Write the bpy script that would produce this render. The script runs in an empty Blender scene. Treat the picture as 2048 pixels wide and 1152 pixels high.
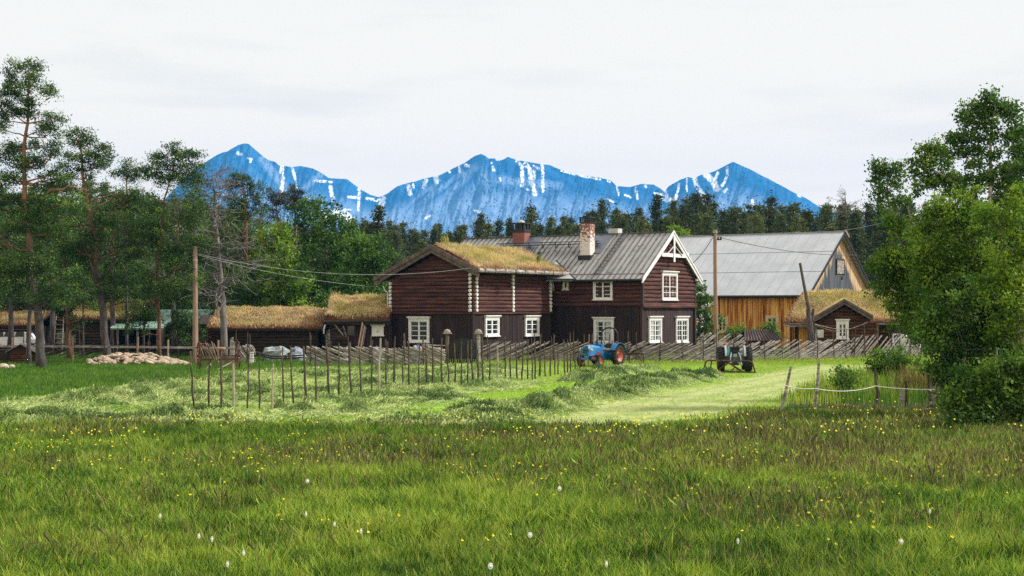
import bpy, math, random
import numpy as np
from mathutils import Vector, Matrix

# ---------------------------------------------------------------- camera, sky, sun
SC = bpy.context.scene
C = SC.collection
F, H, YH = 2844.4, 3.2, 615.0          # focal length in photo pixels, eye height, horizon row
cd = bpy.data.cameras.new('camera'); cam = bpy.data.objects.new('camera', cd); C.objects.link(cam)
cd.sensor_width = 36; cd.lens = 36 * F / 2048; cd.shift_y = 39 / 2048
cd.clip_start = 0.5; cd.clip_end = 30000
cam.location = (0, 0, H); cam.rotation_euler = (math.radians(90), 0, 0)
SC.camera = cam
SC.view_settings.view_transform = 'Standard'; SC.view_settings.look = 'None'
SC.view_settings.gamma = 1; SC.view_settings.exposure = 0.6
SC.render.engine = 'CYCLES'
SC.cycles.use_denoising = False
SC.cycles.max_bounces = 6; SC.cycles.diffuse_bounces = 3; SC.cycles.glossy_bounces = 2
SC.cycles.transmission_bounces = 2; SC.cycles.volume_bounces = 1; SC.cycles.transparent_max_bounces = 8
SUN_EL, SUN_AZ = 40.0, 82.0            # degrees; azimuth from +Y (view direction), positive = right
sd = bpy.data.lights.new('sun', 'SUN'); sun = bpy.data.objects.new('sun', sd); C.objects.link(sun)
sd.energy = 3.8; sd.angle = math.radians(6); sd.color = (1.0, 0.955, 0.88)
_e, _a = math.radians(SUN_EL), math.radians(SUN_AZ)
to_sun = Vector((math.sin(_a) * math.cos(_e), math.cos(_a) * math.cos(_e), math.sin(_e)))
sun.rotation_euler = (-to_sun).to_track_quat('-Z', 'Y').to_euler()

w = bpy.data.worlds.new('World'); SC.world = w; w.use_nodes = True
nt = w.node_tree; N = nt.nodes; L = nt.links; N.clear()
out = N.new('ShaderNodeOutputWorld'); bg = N.new('ShaderNodeBackground'); bg2 = N.new('ShaderNodeBackground'); add = N.new('ShaderNodeAddShader')
sky = N.new('ShaderNodeTexSky'); sky.sky_type = 'NISHITA'; sky.sun_disc = False
sky.sun_elevation = _e; sky.sun_rotation = _a
L.new(sky.outputs[0], bg.inputs[0]); bg.inputs[1].default_value = 0.006
tc = N.new('ShaderNodeTexCoord'); sp = N.new('ShaderNodeSeparateXYZ'); L.new(tc.outputs['Generated'], sp.inputs[0])
rp = N.new('ShaderNodeValToRGB'); L.new(sp.outputs['Z'], rp.inputs[0])
rp.color_ramp.elements[0].position = 0.0; rp.color_ramp.elements[0].color = (1.42, 1.04, 0.62, 1)
rp.color_ramp.elements[1].position = 0.6; rp.color_ramp.elements[1].color = (0.70, 0.655, 0.585, 1)
for p_, c_ in ((0.09, (1.20, 0.93, 0.59)), (0.15, (0.97, 0.82, 0.60)), (0.24, (0.78, 0.715, 0.605))):
    e_ = rp.color_ramp.elements.new(p_); e_.color = (*c_, 1)
mp = N.new('ShaderNodeMapping'); mp.inputs['Scale'].default_value = (2.2, 2.2, 16); L.new(tc.outputs['Generated'], mp.inputs[0])
nz = N.new('ShaderNodeTexNoise'); nz.inputs['Scale'].default_value = 2.2; nz.inputs['Detail'].default_value = 5; L.new(mp.outputs[0], nz.inputs[0])
r2 = N.new('ShaderNodeValToRGB'); L.new(nz.outputs[0], r2.inputs[0])
r2.color_ramp.elements[0].position = 0.26; r2.color_ramp.elements[0].color = (0.86, 0.87, 0.89, 1)
r2.color_ramp.elements[1].position = 0.50; r2.color_ramp.elements[1].color = (1, 1, 1, 1)
mx = N.new('ShaderNodeMix'); mx.data_type = 'RGBA'; mx.blend_type = 'MULTIPLY'; mx.inputs[0].default_value = 1
L.new(rp.outputs[0], mx.inputs[6]); L.new(r2.outputs[0], mx.inputs[7]); L.new(mx.outputs[2], bg2.inputs[0]); bg2.inputs[1].default_value = 1.0
L.new(bg.outputs[0], add.inputs[0]); L.new(bg2.outputs[0], add.inputs[1]); L.new(add.outputs[0], out.inputs[0])

# ---------------------------------------------------------------- helpers
random.seed(5); RNG = np.random.default_rng(11)
def gp(px, D, z=0.0): return Vector(((px - 1024) / F * D, D, z))
def pt(px, py, D): return Vector(((px - 1024) / F * D, D, H - (py - YH) / F * D))
def dg(py, z=0.0): return (H - z) * F / (py - YH)
def tag(o, label=None, cat=None, group=None, kind=None):
    if label: o['label'] = label
    if cat: o['category'] = cat
    if group: o['group'] = group
    if kind: o['kind'] = kind
    return o
def empty(name, loc, rz=0.0):
    o = bpy.data.objects.new(name, None); C.objects.link(o); o.location = loc; o.rotation_euler = (0, 0, rz)
    o.empty_display_size = 0.2
    return o
def copy_tree(o, parent=None):
    c = o.copy(); C.objects.link(c); c.parent = parent
    for ch in list(o.children): copy_tree(ch, c)
    return c
class MB:
    def __init__(s): s.v = []; s.f = []
    def addv(s, vs, fs):
        n = len(s.v); s.v += [tuple(v) for v in vs]; s.f += [tuple(i + n for i in f) for f in fs]; return s
    def box(s, x0, x1, y0, y1, z0, z1):
        return s.addv([(x0,y0,z0),(x1,y0,z0),(x1,y1,z0),(x0,y1,z0),(x0,y0,z1),(x1,y0,z1),(x1,y1,z1),(x0,y1,z1)],
                      [(0,3,2,1),(4,5,6,7),(0,1,5,4),(1,2,6,5),(2,3,7,6),(3,0,4,7)])
    def beam(s, p0, p1, w, h, up=(0,0,1)):
        p0 = Vector(p0); p1 = Vector(p1); d = (p1 - p0).normalized(); u = Vector(up)
        a = d.cross(u)
        if a.length < 1e-4: a = d.cross(Vector((1,0,0)))
        a.normalize(); b = a.cross(d).normalized(); a *= w/2; b *= h/2
        vs = [p0-a-b,p0+a-b,p0+a+b,p0-a+b,p1-a-b,p1+a-b,p1+a+b,p1-a+b]
        return s.addv(vs, [(0,3,2,1),(4,5,6,7),(0,1,5,4),(1,2,6,5),(2,3,7,6),(3,0,4,7)])
    def tube(s, pts, rad, n=6, cap=True):
        pts = [Vector(p) for p in pts]
        if not hasattr(rad, '__len__'): rad = [rad] * len(pts)
        n0 = len(s.v); ref = None
        for i, p in enumerate(pts):
            d = (pts[min(i+1, len(pts)-1)] - pts[max(i-1, 0)])
            if d.length < 1e-6: d = Vector((0,0,1))
            d.normalize()
            if ref is None: ref = Vector((0,1,0)) if abs(d.y) < 0.9 else Vector((1,0,0))
            a = d.cross(ref)
            if a.length < 1e-4: a = d.cross(Vector((1,0,0)))
            a.normalize(); b = a.cross(d); ref = b
            for k in range(n):
                t = 2*math.pi*k/n; s.v.append(tuple(p + (a*math.cos(t) + b*math.sin(t))*rad[i]))
        for i in range(len(pts)-1):
            for k in range(n):
                a0 = n0+i*n+k; a1 = n0+i*n+(k+1)%n
                s.f.append((a0, a0+n, a1+n, a1))
        if cap:
            s.f.append(tuple(n0+k for k in range(n))); s.f.append(tuple(n0+(len(pts)-1)*n+k for k in reversed(range(n))))
        return s
    def prism(s, poly, vec):
        vec = Vector(vec); n = len(poly); vs = [Vector(p) for p in poly] + [Vector(p)+vec for p in poly]
        fs = [tuple(reversed(range(n))), tuple(range(n, 2*n))] + [(i,(i+1)%n,(i+1)%n+n,i+n) for i in range(n)]
        return s.addv(vs, fs)
    def lathe(s, prof, c=(0,0,0), axis='y', n=24):
        n0 = len(s.v)
        for r, t in prof:
            for k in range(n):
                a = 2*math.pi*k/n
                q = {'y': (r*math.cos(a), t, r*math.sin(a)), 'z': (r*math.cos(a), r*math.sin(a), t), 'x': (t, r*math.cos(a), r*math.sin(a))}[axis]
                s.v.append((q[0]+c[0], q[1]+c[1], q[2]+c[2]))
        for i in range(len(prof)-1):
            for k in range(n): s.f.append((n0+i*n+k, n0+i*n+(k+1)%n, n0+(i+1)*n+(k+1)%n, n0+(i+1)*n+k))
        return s
    def rock(s, c, r, rng):
        n0 = len(s.v); nu, nv = 8, 5
        a = rng.uniform(0, 6.28)
        s.v.append((c[0], c[1], c[2]-r[2]))
        for j in range(1, nv):
            ph = -math.pi/2 + math.pi*j/nv
            for i in range(nu):
                th = a + 2*math.pi*i/nu; k = rng.uniform(.82, 1.14)
                s.v.append((c[0]+r[0]*k*math.cos(ph)*math.cos(th), c[1]+r[1]*k*math.cos(ph)*math.sin(th), c[2]+r[2]*k*math.sin(ph)))
        s.v.append((c[0], c[1], c[2]+r[2])); top = len(s.v)-1
        for i in range(nu):
            s.f.append((n0, n0+1+(i+1)%nu, n0+1+i))
            for j in range(nv-2):
                b = n0+1+j*nu; s.f.append((b+i, b+(i+1)%nu, b+nu+(i+1)%nu, b+nu+i))
            b = n0+1+(nv-2)*nu; s.f.append((b+i, b+(i+1)%nu, top))
        return s
    def build(s, name, mat, parent=None, smooth=False, label=None):
        m = bpy.data.meshes.new(name); m.from_pydata(s.v, [], s.f); m.update()
        o = bpy.data.objects.new(name, m); C.objects.link(o); m.materials.append(mat)
        if smooth: m.polygons.foreach_set('use_smooth', [True]*len(m.polygons))
        if parent: o.parent = parent
        if label: o['label'] = label
        return o
def mesh_np(name, V, Fc, mat, parent=None, tint=None, smooth=False):
    m = bpy.data.meshes.new(name); V = np.asarray(V, np.float32); Fc = np.asarray(Fc, np.int32)
    k = Fc.shape[1]
    m.vertices.add(len(V)); m.vertices.foreach_set('co', V.ravel())
    m.loops.add(Fc.size); m.loops.foreach_set('vertex_index', Fc.ravel())
    m.polygons.add(len(Fc)); m.polygons.foreach_set('loop_start', np.arange(len(Fc), dtype=np.int32)*k)
    if smooth: m.polygons.foreach_set('use_smooth', np.ones(len(Fc), bool))
    m.update(calc_edges=True)
    if tint is not None:
        at = m.attributes.new('tint', 'FLOAT', 'POINT'); at.data.foreach_set('value', np.asarray(tint, np.float32))
    m.materials.append(mat)
    o = bpy.data.objects.new(name, m); C.objects.link(o)
    if parent: o.parent = parent
    return o
def _h(ix, iy, s):
    n = (ix.astype(np.int64)*374761393 + iy.astype(np.int64)*668265263 + s*1274126177) & 0x7fffffff
    n = ((n ^ (n >> 13)) * 1274126177) & 0x7fffffff
    return ((n ^ (n >> 16)) & 0xffff) / 65535.0
def vn(x, y, s=0):
    x = np.asarray(x, float); y = np.asarray(y, float)
    ix = np.floor(x); iy = np.floor(y); fx = x-ix; fy = y-iy; fx = fx*fx*(3-2*fx); fy = fy*fy*(3-2*fy)
    a = _h(ix,iy,s); b = _h(ix+1,iy,s); c = _h(ix,iy+1,s); d = _h(ix+1,iy+1,s)
    return (a*(1-fx)+b*fx)*(1-fy) + (c*(1-fx)+d*fx)*fy
def fbm(x, y, s=0, o=4):
    r = 0; amp = .5; t = 0
    for i in range(o): r = r + amp*vn(x*2**i, y*2**i, s+i*7); t += amp; amp *= .5
    return r/t
def ss(a, b, x):
    t = np.clip((np.asarray(x, float)-a)/(b-a), 0, 1); return t*t*(3-2*t)
def pdist(x, y, pl):
    d = np.full(np.shape(x), 1e9)
    for (ax, ay), (bx, by) in zip(pl[:-1], pl[1:]):
        ux, uy = bx-ax, by-ay; L2 = ux*ux+uy*uy+1e-12
        t = np.clip(((x-ax)*ux+(y-ay)*uy)/L2, 0, 1)
        d = np.minimum(d, np.hypot(x-ax-t*ux, y-ay-t*uy))
    return d

# ---------------------------------------------------------------- materials
def newmat(name):
    m = bpy.data.materials.new(name); m.use_nodes = True; nt = m.node_tree; b = nt.nodes['Principled BSDF']; return m, nt, b
def ramp(nt, src, stops):
    r = nt.nodes.new('ShaderNodeValToRGB'); els = r.color_ramp.elements
    els[0].position = stops[0][0]; els[0].color = (*stops[0][1], 1); els[1].position = stops[-1][0]; els[1].color = (*stops[-1][1], 1)
    for p, c in stops[1:-1]: e = els.new(p); e.color = (*c, 1)
    nt.links.new(src, r.inputs[0]); return r.outputs[0]
def noise(nt, scale, stretch=(1,1,1), detail=4, coord='Object', rough=.6):
    tc = nt.nodes.new('ShaderNodeTexCoord'); mp = nt.nodes.new('ShaderNodeMapping'); mp.inputs['Scale'].default_value = stretch
    nt.links.new(tc.outputs[coord], mp.inputs[0]); n = nt.nodes.new('ShaderNodeTexNoise')
    n.inputs['Scale'].default_value = scale; n.inputs['Detail'].default_value = detail; n.inputs['Roughness'].default_value = rough
    nt.links.new(mp.outputs[0], n.inputs[0]); return n.outputs[0]
def mixc(nt, fac, a, b, mode='MIX'):
    m = nt.nodes.new('ShaderNodeMix'); m.data_type = 'RGBA'; m.blend_type = mode
    for i, v in ((0, fac), (6, a), (7, b)):
        if hasattr(v, 'is_linked') or isinstance(v, bpy.types.NodeSocket): nt.links.new(v, m.inputs[i])
        else: m.inputs[i].default_value = v if i == 0 else (*v, 1)
    return m.outputs[2]
def pm(name, stops, scale=3, stretch=(1,1,1), rough=.85, bump=.3, bscale=None, detail=5, metal=0, spec=.25, second=None):
    m, nt, b = newmat(name)
    n = noise(nt, scale, stretch, detail); col = ramp(nt, n, stops)
    if second:      # (scale, stretch, lo, hi, colour)
        n2 = noise(nt, second[0], second[1], 3); msk = ramp(nt, n2, [(second[2], (0,0,0)), (second[3], (1,1,1))])
        col = mixc(nt, msk, col, second[4])
    nt.links.new(col, b.inputs['Base Color']); b.inputs['Roughness'].default_value = rough; b.inputs['Metallic'].default_value = metal
    b.inputs['Specular IOR Level'].default_value = spec
    if bump:
        bp = nt.nodes.new('ShaderNodeBump'); bp.inputs['Strength'].default_value = bump; bp.inputs['Distance'].default_value = .05
        nt.links.new(noise(nt, bscale or scale*4, stretch, 4), bp.inputs['Height']); nt.links.new(bp.outputs[0], b.inputs['Normal'])
    return m
def leafmat(name, stops, trans=.3, rough=.6, vscale=.6):
    m, nt, b = newmat(name)
    at = nt.nodes.new('ShaderNodeAttribute'); at.attribute_name = 'tint'
    col = ramp(nt, at.outputs['Fac'], stops)
    n = noise(nt, vscale, (1,1,1), 2); f = ramp(nt, n, [(.3, (.72,.75,.72)), (.7, (1.2,1.18,1.1))])
    col = mixc(nt, 1.0, col, f, 'MULTIPLY')
    nt.links.new(col, b.inputs['Base Color']); b.inputs['Roughness'].default_value = rough; b.inputs['Specular IOR Level'].default_value = .2
    tr = nt.nodes.new('ShaderNodeBsdfTranslucent'); nt.links.new(col, tr.inputs[0])
    mx = nt.nodes.new('ShaderNodeMixShader'); mx.inputs[0].default_value = trans
    nt.links.new(b.outputs[0], mx.inputs[1]); nt.links.new(tr.outputs[0], mx.inputs[2])
    nt.links.new(mx.outputs[0], nt.nodes['Material Output'].inputs[0]); return m
HS, VS = (.25,.25,3), (3,3,.2)
M = {}
M['log'] = pm('dark_brown_log', [(.25,(.020,.011,.011)),(.48,(.070,.028,.024)),(.64,(.13,.052,.040)),(.8,(.27,.13,.095))], 2.2, HS, bump=.5)
M['board'] = pm('dark_brown_board', [(.25,(.012,.008,.009)),(.55,(.034,.020,.021)),(.8,(.085,.045,.040))], 2.5, VS, bump=.5)
M['board2'] = pm('brown_gable_board', [(.25,(.024,.016,.017)),(.55,(.054,.033,.034)),(.8,(.092,.056,.052))], 2.5, VS, bump=.4)
M['oldlog'] = pm('weathered_log', [(.25,(.012,.010,.009)),(.5,(.040,.028,.020)),(.7,(.085,.055,.038)),(.9,(.18,.12,.08))], 2.2, HS, bump=.6)
M['cablog'] = pm('tarred_log', [(.25,(.020,.010,.006)),(.5,(.070,.032,.014)),(.7,(.19,.085,.03)),(.9,(.34,.16,.055))], 2.0, (.35,.35,3), bump=.6)
M['orange'] = pm('orange_stained_board', [(.34,(.05,.018,.006)),(.43,(.34,.105,.018)),(.51,(.70,.31,.055)),(.66,(.86,.56,.20))], 1.9, (4,4,.16), bump=.4)
M['yellow'] = pm('yellow_board', [(.3,(.42,.20,.04)),(.6,(.66,.36,.08))], 2, VS, bump=.3)
M['barge'] = pm('weathered_barge_board', [(.3,(.06,.045,.040)),(.6,(.15,.115,.10)),(.8,(.27,.20,.16))], 3, (1,1,1), bump=.4)
M['greywood'] = pm('grey_weathered_wood', [(.25,(.07,.064,.062)),(.45,(.22,.20,.185)),(.7,(.50,.46,.42))], 3, (.8,.8,4), bump=.5)
M['darkwood'] = pm('dark_wet_wood', [(.3,(.02,.016,.014)),(.7,(.07,.055,.045))], 4, bump=.4)
M['stake'] = pm('stake_bark', [(.25,(.025,.020,.018)),(.5,(.075,.056,.044)),(.8,(.22,.16,.12))], 2.0, (3,3,1.5), bump=.4)
M['stakepale'] = pm('peeled_stake_wood', [(.3,(.20,.17,.12)),(.7,(.48,.42,.32))], 2.0, (3,3,1.5), bump=.3)
M['pole'] = pm('pole_wood', [(.3,(.20,.125,.095)),(.7,(.37,.26,.20))], 2, (4,4,.3), bump=.3)
M['white'] = pm('white_paint', [(.3,(.66,.67,.69)),(.7,(.82,.82,.82))], 4, bump=.1, rough=.6)
M['whiteend'] = pm('white_painted_log_end', [(.3,(.55,.56,.57)),(.7,(.82,.82,.82))], 6, bump=.1, rough=.7)
M['cream'] = pm('cream_paint', [(.3,(.50,.36,.18)),(.7,(.72,.58,.36))], 4, bump=.1, rough=.7)
M['metalroof'] = pm('grey_metal_roof', [(.2,(.12,.12,.12)),(.42,(.29,.292,.29)),(.8,(.41,.41,.405))], 1.2, (1,1,.35), rough=.55, bump=.1, spec=.4, second=(.6,(2.2,2.2,.5),.60,.72,(.07,.065,.06)))
M['barnroof'] = pm('pale_barn_metal', [(.2,(.34,.365,.40)),(.6,(.45,.475,.51)),(.85,(.51,.53,.56))], .8, (1,1,.4), rough=.5, bump=.05, spec=.4, second=(.9,(3,3,.3),.68,.78,(.30,.26,.24)))
M['barnseam'] = pm('barn_roof_seam', [(.3,(.30,.32,.35)),(.7,(.40,.42,.45))], 2, rough=.6, bump=0)
M['rib'] = pm('roof_rib_metal', [(.3,(.055,.052,.048)),(.7,(.16,.155,.145))], 2, rough=.6, bump=0)
M['blackmetal'] = pm('black_sheet_metal', [(.3,(.012,.012,.014)),(.7,(.035,.035,.04))], 4, rough=.5, bump=.1)
M['slatemetal'] = pm('blue_grey_flashing', [(.3,(.07,.08,.10)),(.7,(.16,.18,.22))], 2, rough=.45, bump=.1, spec=.5)
M['brownroof'] = pm('brown_ribbed_roof', [(.3,(.055,.035,.035)),(.7,(.16,.11,.10))], 2, rough=.6, bump=.1)
M['greenroof'] = pm('green_metal_roof', [(.3,(.10,.19,.15)),(.7,(.30,.44,.37))], 1.2, rough=.5, bump=.1)
M['soil'] = pm('sod_edge_soil', [(.3,(.03,.014,.008)),(.6,(.13,.055,.022)),(.8,(.28,.15,.06))], 5, bump=.6)
M['glass'] = pm('window_glass', [(.3,(.012,.016,.022)),(.7,(.05,.06,.075))], .7, rough=.08, bump=0, spec=.6)
M['curtain'] = pm('curtain', [(.3,(.30,.34,.38)),(.7,(.55,.58,.60))], 3, (6,6,.5), bump=.1)
M['bark'] = pm('grey_pine_bark', [(.3,(.045,.036,.036)),(.55,(.11,.088,.082)),(.8,(.22,.18,.165))], 5, (1,1,.3), bump=.9)
def pinebark():
    m, nt, b = newmat('scots_pine_bark'); n = noise(nt, 5, (1,1,.3), 5)
    lo = ramp(nt, n, [(.3,(.030,.025,.027)),(.55,(.080,.066,.066)),(.8,(.18,.155,.145))]); hi = ramp(nt, n, [(.3,(.09,.040,.024)),(.55,(.25,.12,.065)),(.8,(.46,.25,.14))])
    t = nt.nodes.new('ShaderNodeTexCoord'); s = nt.nodes.new('ShaderNodeSeparateXYZ'); nt.links.new(t.outputs['Object'], s.inputs[0])
    d = nt.nodes.new('ShaderNodeMath'); d.operation = 'DIVIDE'; nt.links.new(s.outputs[2], d.inputs[0]); d.inputs[1].default_value = 12
    f = ramp(nt, d.outputs[0], [(.40,(0,0,0)),(.80,(1,1,1))]); nt.links.new(mixc(nt, f, lo, hi), b.inputs['Base Color']); b.inputs['Roughness'].default_value = .9
    bp = nt.nodes.new('ShaderNodeBump'); bp.inputs['Strength'].default_value = .8; bp.inputs['Distance'].default_value = .05; nt.links.new(noise(nt, 14, (1,1,.3), 4), bp.inputs['Height']); nt.links.new(bp.outputs[0], b.inputs['Normal']); return m
M['pinebark'] = pinebark()
M['barkred'] = pm('red_pine_bark', [(.3,(.05,.026,.018)),(.55,(.14,.070,.046)),(.8,(.28,.16,.10))], 5, (1,1,.35), bump=.8)
M['deadbark'] = pm('dead_grey_bark', [(.3,(.08,.072,.074)),(.6,(.20,.18,.18)),(.85,(.40,.37,.36))], 4, (1,1,.4), bump=.6)
M['birch'] = pm('birch_bark', [(.35,(.05,.045,.04)),(.5,(.22,.19,.16)),(.7,(.50,.46,.42))], 4, (1,1,2.5), bump=.3)
M['rubber'] = pm('tyre_rubber', [(.3,(.010,.010,.011)),(.7,(.030,.028,.028))], 5, rough=.8, bump=.2)
M['bluep'] = pm('blue_tractor_paint', [(.3,(.006,.09,.27)),(.7,(.015,.19,.46))], 2.5, rough=.4, bump=.05, spec=.5)
M['orangep'] = pm('orange_wheel_paint', [(.3,(.24,.05,.034)),(.7,(.42,.12,.08))], 4, rough=.5, bump=.05)
M['redp'] = pm('red_engine_paint', [(.3,(.10,.02,.015)),(.7,(.30,.05,.03))], 6, rough=.6, bump=.1)
M['greyp'] = pm('grey_tractor_paint', [(.3,(.03,.034,.042)),(.7,(.15,.165,.19))], 9, rough=.5, bump=.1)
M['palep'] = pm('pale_fender_paint', [(.3,(.24,.27,.30)),(.7,(.46,.50,.53))], 3, rough=.5, bump=.05)
M['tan'] = pm('faded_seat_vinyl', [(.3,(.45,.30,.18)),(.7,(.66,.50,.34))], 4, rough=.7, bump=.1)
M['rust'] = pm('rusty_iron', [(.3,(.030,.014,.011)),(.55,(.095,.040,.026)),(.8,(.22,.11,.07))], 7, rough=.85, bump=.4)
M['pink'] = pm('faded_red_seat', [(.3,(.42,.20,.18)),(.7,(.62,.38,.34))], 5, rough=.7, bump=.1)
M['redwall'] = pm('red_brown_wall', [(.3,(.030,.012,.008)),(.6,(.085,.030,.018)),(.8,(.15,.055,.03))], 2, VS, bump=.4)
M['tarp'] = pm('pale_tarpaulin', [(.3,(.20,.25,.26)),(.7,(.40,.44,.44))], 2, rough=.6, bump=.5)
M['tarpblue'] = pm('blue_grey_tarpaulin', [(.3,(.15,.17,.22)),(.7,(.32,.35,.42))], 2, rough=.6, bump=.5)
M['stone'] = pm('fieldstone', [(.25,(.20,.15,.10)),(.5,(.42,.33,.25)),(.75,(.66,.60,.50))], 3, bump=.4)
M['paleconc'] = pm('pale_render', [(.3,(.42,.43,.44)),(.7,(.60,.60,.60))], 2, bump=.2)
M['wire'] = pm('cable', [(.3,(.22,.24,.25)),(.7,(.38,.40,.41))], 2, bump=0, rough=.5)
M['darkwire'] = pm('dark_cable', [(.3,(.03,.03,.035)),(.7,(.07,.07,.08))], 2, bump=0, rough=.5)
M['rope'] = pm('white_rope', [(.3,(.60,.60,.56)),(.7,(.80,.80,.76))], 2, bump=0)
M['firewood'] = pm('split_firewood', [(.3,(.16,.075,.035)),(.5,(.40,.24,.13)),(.75,(.62,.45,.30))], 6, bump=.4)
M['teal'] = pm('turquoise_cloth', [(.3,(.02,.35,.42)),(.7,(.10,.55,.60))], 5, bump=.2)
M['carpaint'] = pm('white_car_paint', [(.3,(.62,.66,.72)),(.7,(.80,.82,.85))], 2, bump=0, rough=.3, spec=.6)
# brick, plain and whitewashed
def brickmat(name, white):
    m, nt, b = newmat(name); tcn = nt.nodes.new('ShaderNodeTexCoord'); mpn = nt.nodes.new('ShaderNodeMapping')
    mpn.inputs['Rotation'].default_value = (math.radians(90), 0, 0); nt.links.new(tcn.outputs['Object'], mpn.inputs[0])
    br = nt.nodes.new('ShaderNodeTexBrick'); br.inputs['Scale'].default_value = 1; br.inputs['Brick Width'].default_value = .24; br.inputs['Row Height'].default_value = .085
    br.inputs['Mortar Size'].default_value = .014; br.inputs['Color1'].default_value = (.20,.038,.026,1); br.inputs['Color2'].default_value = (.32,.075,.048,1); br.inputs['Mortar'].default_value = (.20,.15,.13,1)
    sx = nt.nodes.new('ShaderNodeSeparateXYZ'); nt.links.new(tcn.outputs['Object'], sx.inputs[0])
    cx = nt.nodes.new('ShaderNodeCombineXYZ'); ad = nt.nodes.new('ShaderNodeMath'); nt.links.new(sx.outputs[0], ad.inputs[0]); nt.links.new(sx.outputs[1], ad.inputs[1])
    nt.links.new(ad.outputs[0], cx.inputs[0]); nt.links.new(sx.outputs[2], cx.inputs[1]); nt.links.new(cx.outputs[0], br.inputs[0])
    col = br.outputs[0]
    if white:
        n = noise(nt, 5, (1,1,1.6), 5); ad2 = nt.nodes.new('ShaderNodeMath'); ad2.operation = 'MULTIPLY_ADD'; ad2.inputs[1].default_value = -.16; nt.links.new(sx.outputs[2], ad2.inputs[0])
        nt.links.new(n, ad2.inputs[2]); msk = ramp(nt, ad2.outputs[0], [(.14,(0,0,0)), (.22,(1,1,1))])
        col = mixc(nt, msk, col, (.66,.62,.60))
    nt.links.new(col, b.inputs['Base Color']); b.inputs['Roughness'].default_value = .9; return m
M['brick'] = brickmat('red_brick', False); M['brickw'] = brickmat('whitewashed_brick', True)
# barn gable: grey weathering stain on tan boards
def gablemat():
    m, nt, b = newmat('barn_gable_board')
    n = noise(nt, 2.2, (3.2,3.2,.14), 5)
    tan = ramp(nt, n, [(.3,(.24,.14,.07)),(.5,(.56,.39,.22)),(.75,(.74,.57,.38))]); grey = ramp(nt, n, [(.3,(.018,.024,.035)),(.55,(.075,.088,.105)),(.8,(.20,.21,.23))])
    tcn = nt.nodes.new('ShaderNodeTexCoord'); s = nt.nodes.new('ShaderNodeSeparateXYZ'); nt.links.new(tcn.outputs['Object'], s.inputs[0])
    def ma(op, a, bb, c=None):
        q = nt.nodes.new('ShaderNodeMath'); q.operation = op
        for i, v in enumerate((a, bb, c)):
            if v is None: continue
            if isinstance(v, bpy.types.NodeSocket): nt.links.new(v, q.inputs[i])
            else: q.inputs[i].default_value = v
        return q.outputs[0]
    dx = ma('ABSOLUTE', ma('SUBTRACT', s.outputs[0], 7.2), 0); wz = ma('MULTIPLY', ma('SUBTRACT', 8.6, s.outputs[2]), 1.2)
    wz = ma('MINIMUM', wz, 4.9); n2 = noise(nt, 1.6, (2.0,2.0,.25), 4)
    v = ma('ADD', ma('SUBTRACT', wz, dx), ma('MULTIPLY', ma('SUBTRACT', n2, .5), 4.5))
    msk = ramp(nt, v, [(0,(0,0,0)), (.7,(1,1,1))])
    nt.links.new(mixc(nt, msk, tan, grey), b.inputs['Base Color']); b.inputs['Roughness'].default_value = .9; return m
M['gable'] = gablemat()
GR = [(0,(.018,.055,.008)),(.28,(.075,.185,.016)),(.5,(.20,.34,.028)),(.78,(.46,.54,.080)),(.9,(.21,.18,.07)),(1,(.080,.062,.040))]
M['grass'] = leafmat('meadow_grass', GR, .35, .6, .5)
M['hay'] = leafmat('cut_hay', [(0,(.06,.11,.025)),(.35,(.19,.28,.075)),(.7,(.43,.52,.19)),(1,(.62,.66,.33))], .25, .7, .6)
M['sod'] = leafmat('dry_roof_grass', [(0,(.10,.17,.025)),(.22,(.34,.38,.06)),(.45,(.62,.52,.20)),(.8,(.78,.64,.42)),(1,(.46,.24,.10))], .3, .7, .8)
M['pine'] = leafmat('pine_needles', [(0,(.020,.046,.012)),(.5,(.050,.110,.024)),(.85,(.105,.20,.036)),(1,(.18,.28,.05))], .2)
M['pinebr'] = leafmat('brownish_pine_needles', [(0,(.022,.026,.012)),(.5,(.050,.055,.024)),(1,(.095,.095,.038))], .15)
M['spruce'] = leafmat('distant_conifer_needles', [(0,(.022,.036,.014)),(.4,(.060,.085,.024)),(.75,(.100,.140,.038)),(1,(.14,.155,.050))], .2)
M['leafd'] = leafmat('dark_birch_leaves', [(0,(.027,.075,.013)),(.5,(.070,.16,.024)),(1,(.15,.27,.038))], .35)
M['leafm'] = leafmat('birch_leaves', [(0,(.034,.090,.011)),(.5,(.10,.205,.020)),(1,(.24,.37,.036))], .35)
M['leafb'] = leafmat('bright_birch_leaves', [(0,(.065,.15,.012)),(.5,(.16,.29,.022)),(1,(.34,.45,.045))], .35)
M['dock'] = leafmat('dock_seedheads', [(0,(.12,.18,.03)),(.5,(.20,.16,.05)),(1,(.24,.12,.06))], .2)
M['petal'] = pm('yellow_petal', [(.3,(.76,.66,.02)),(.7,(.88,.82,.05))], 4, bump=0)
M['seedhead'] = pm('dandelion_seedhead', [(.3,(.80,.80,.78)),(.7,(.92,.92,.90))], 40, bump=0)
M['stem'] = pm('flower_stem', [(.3,(.08,.14,.03)),(.7,(.16,.22,.05))], 4, bump=0)

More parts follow.
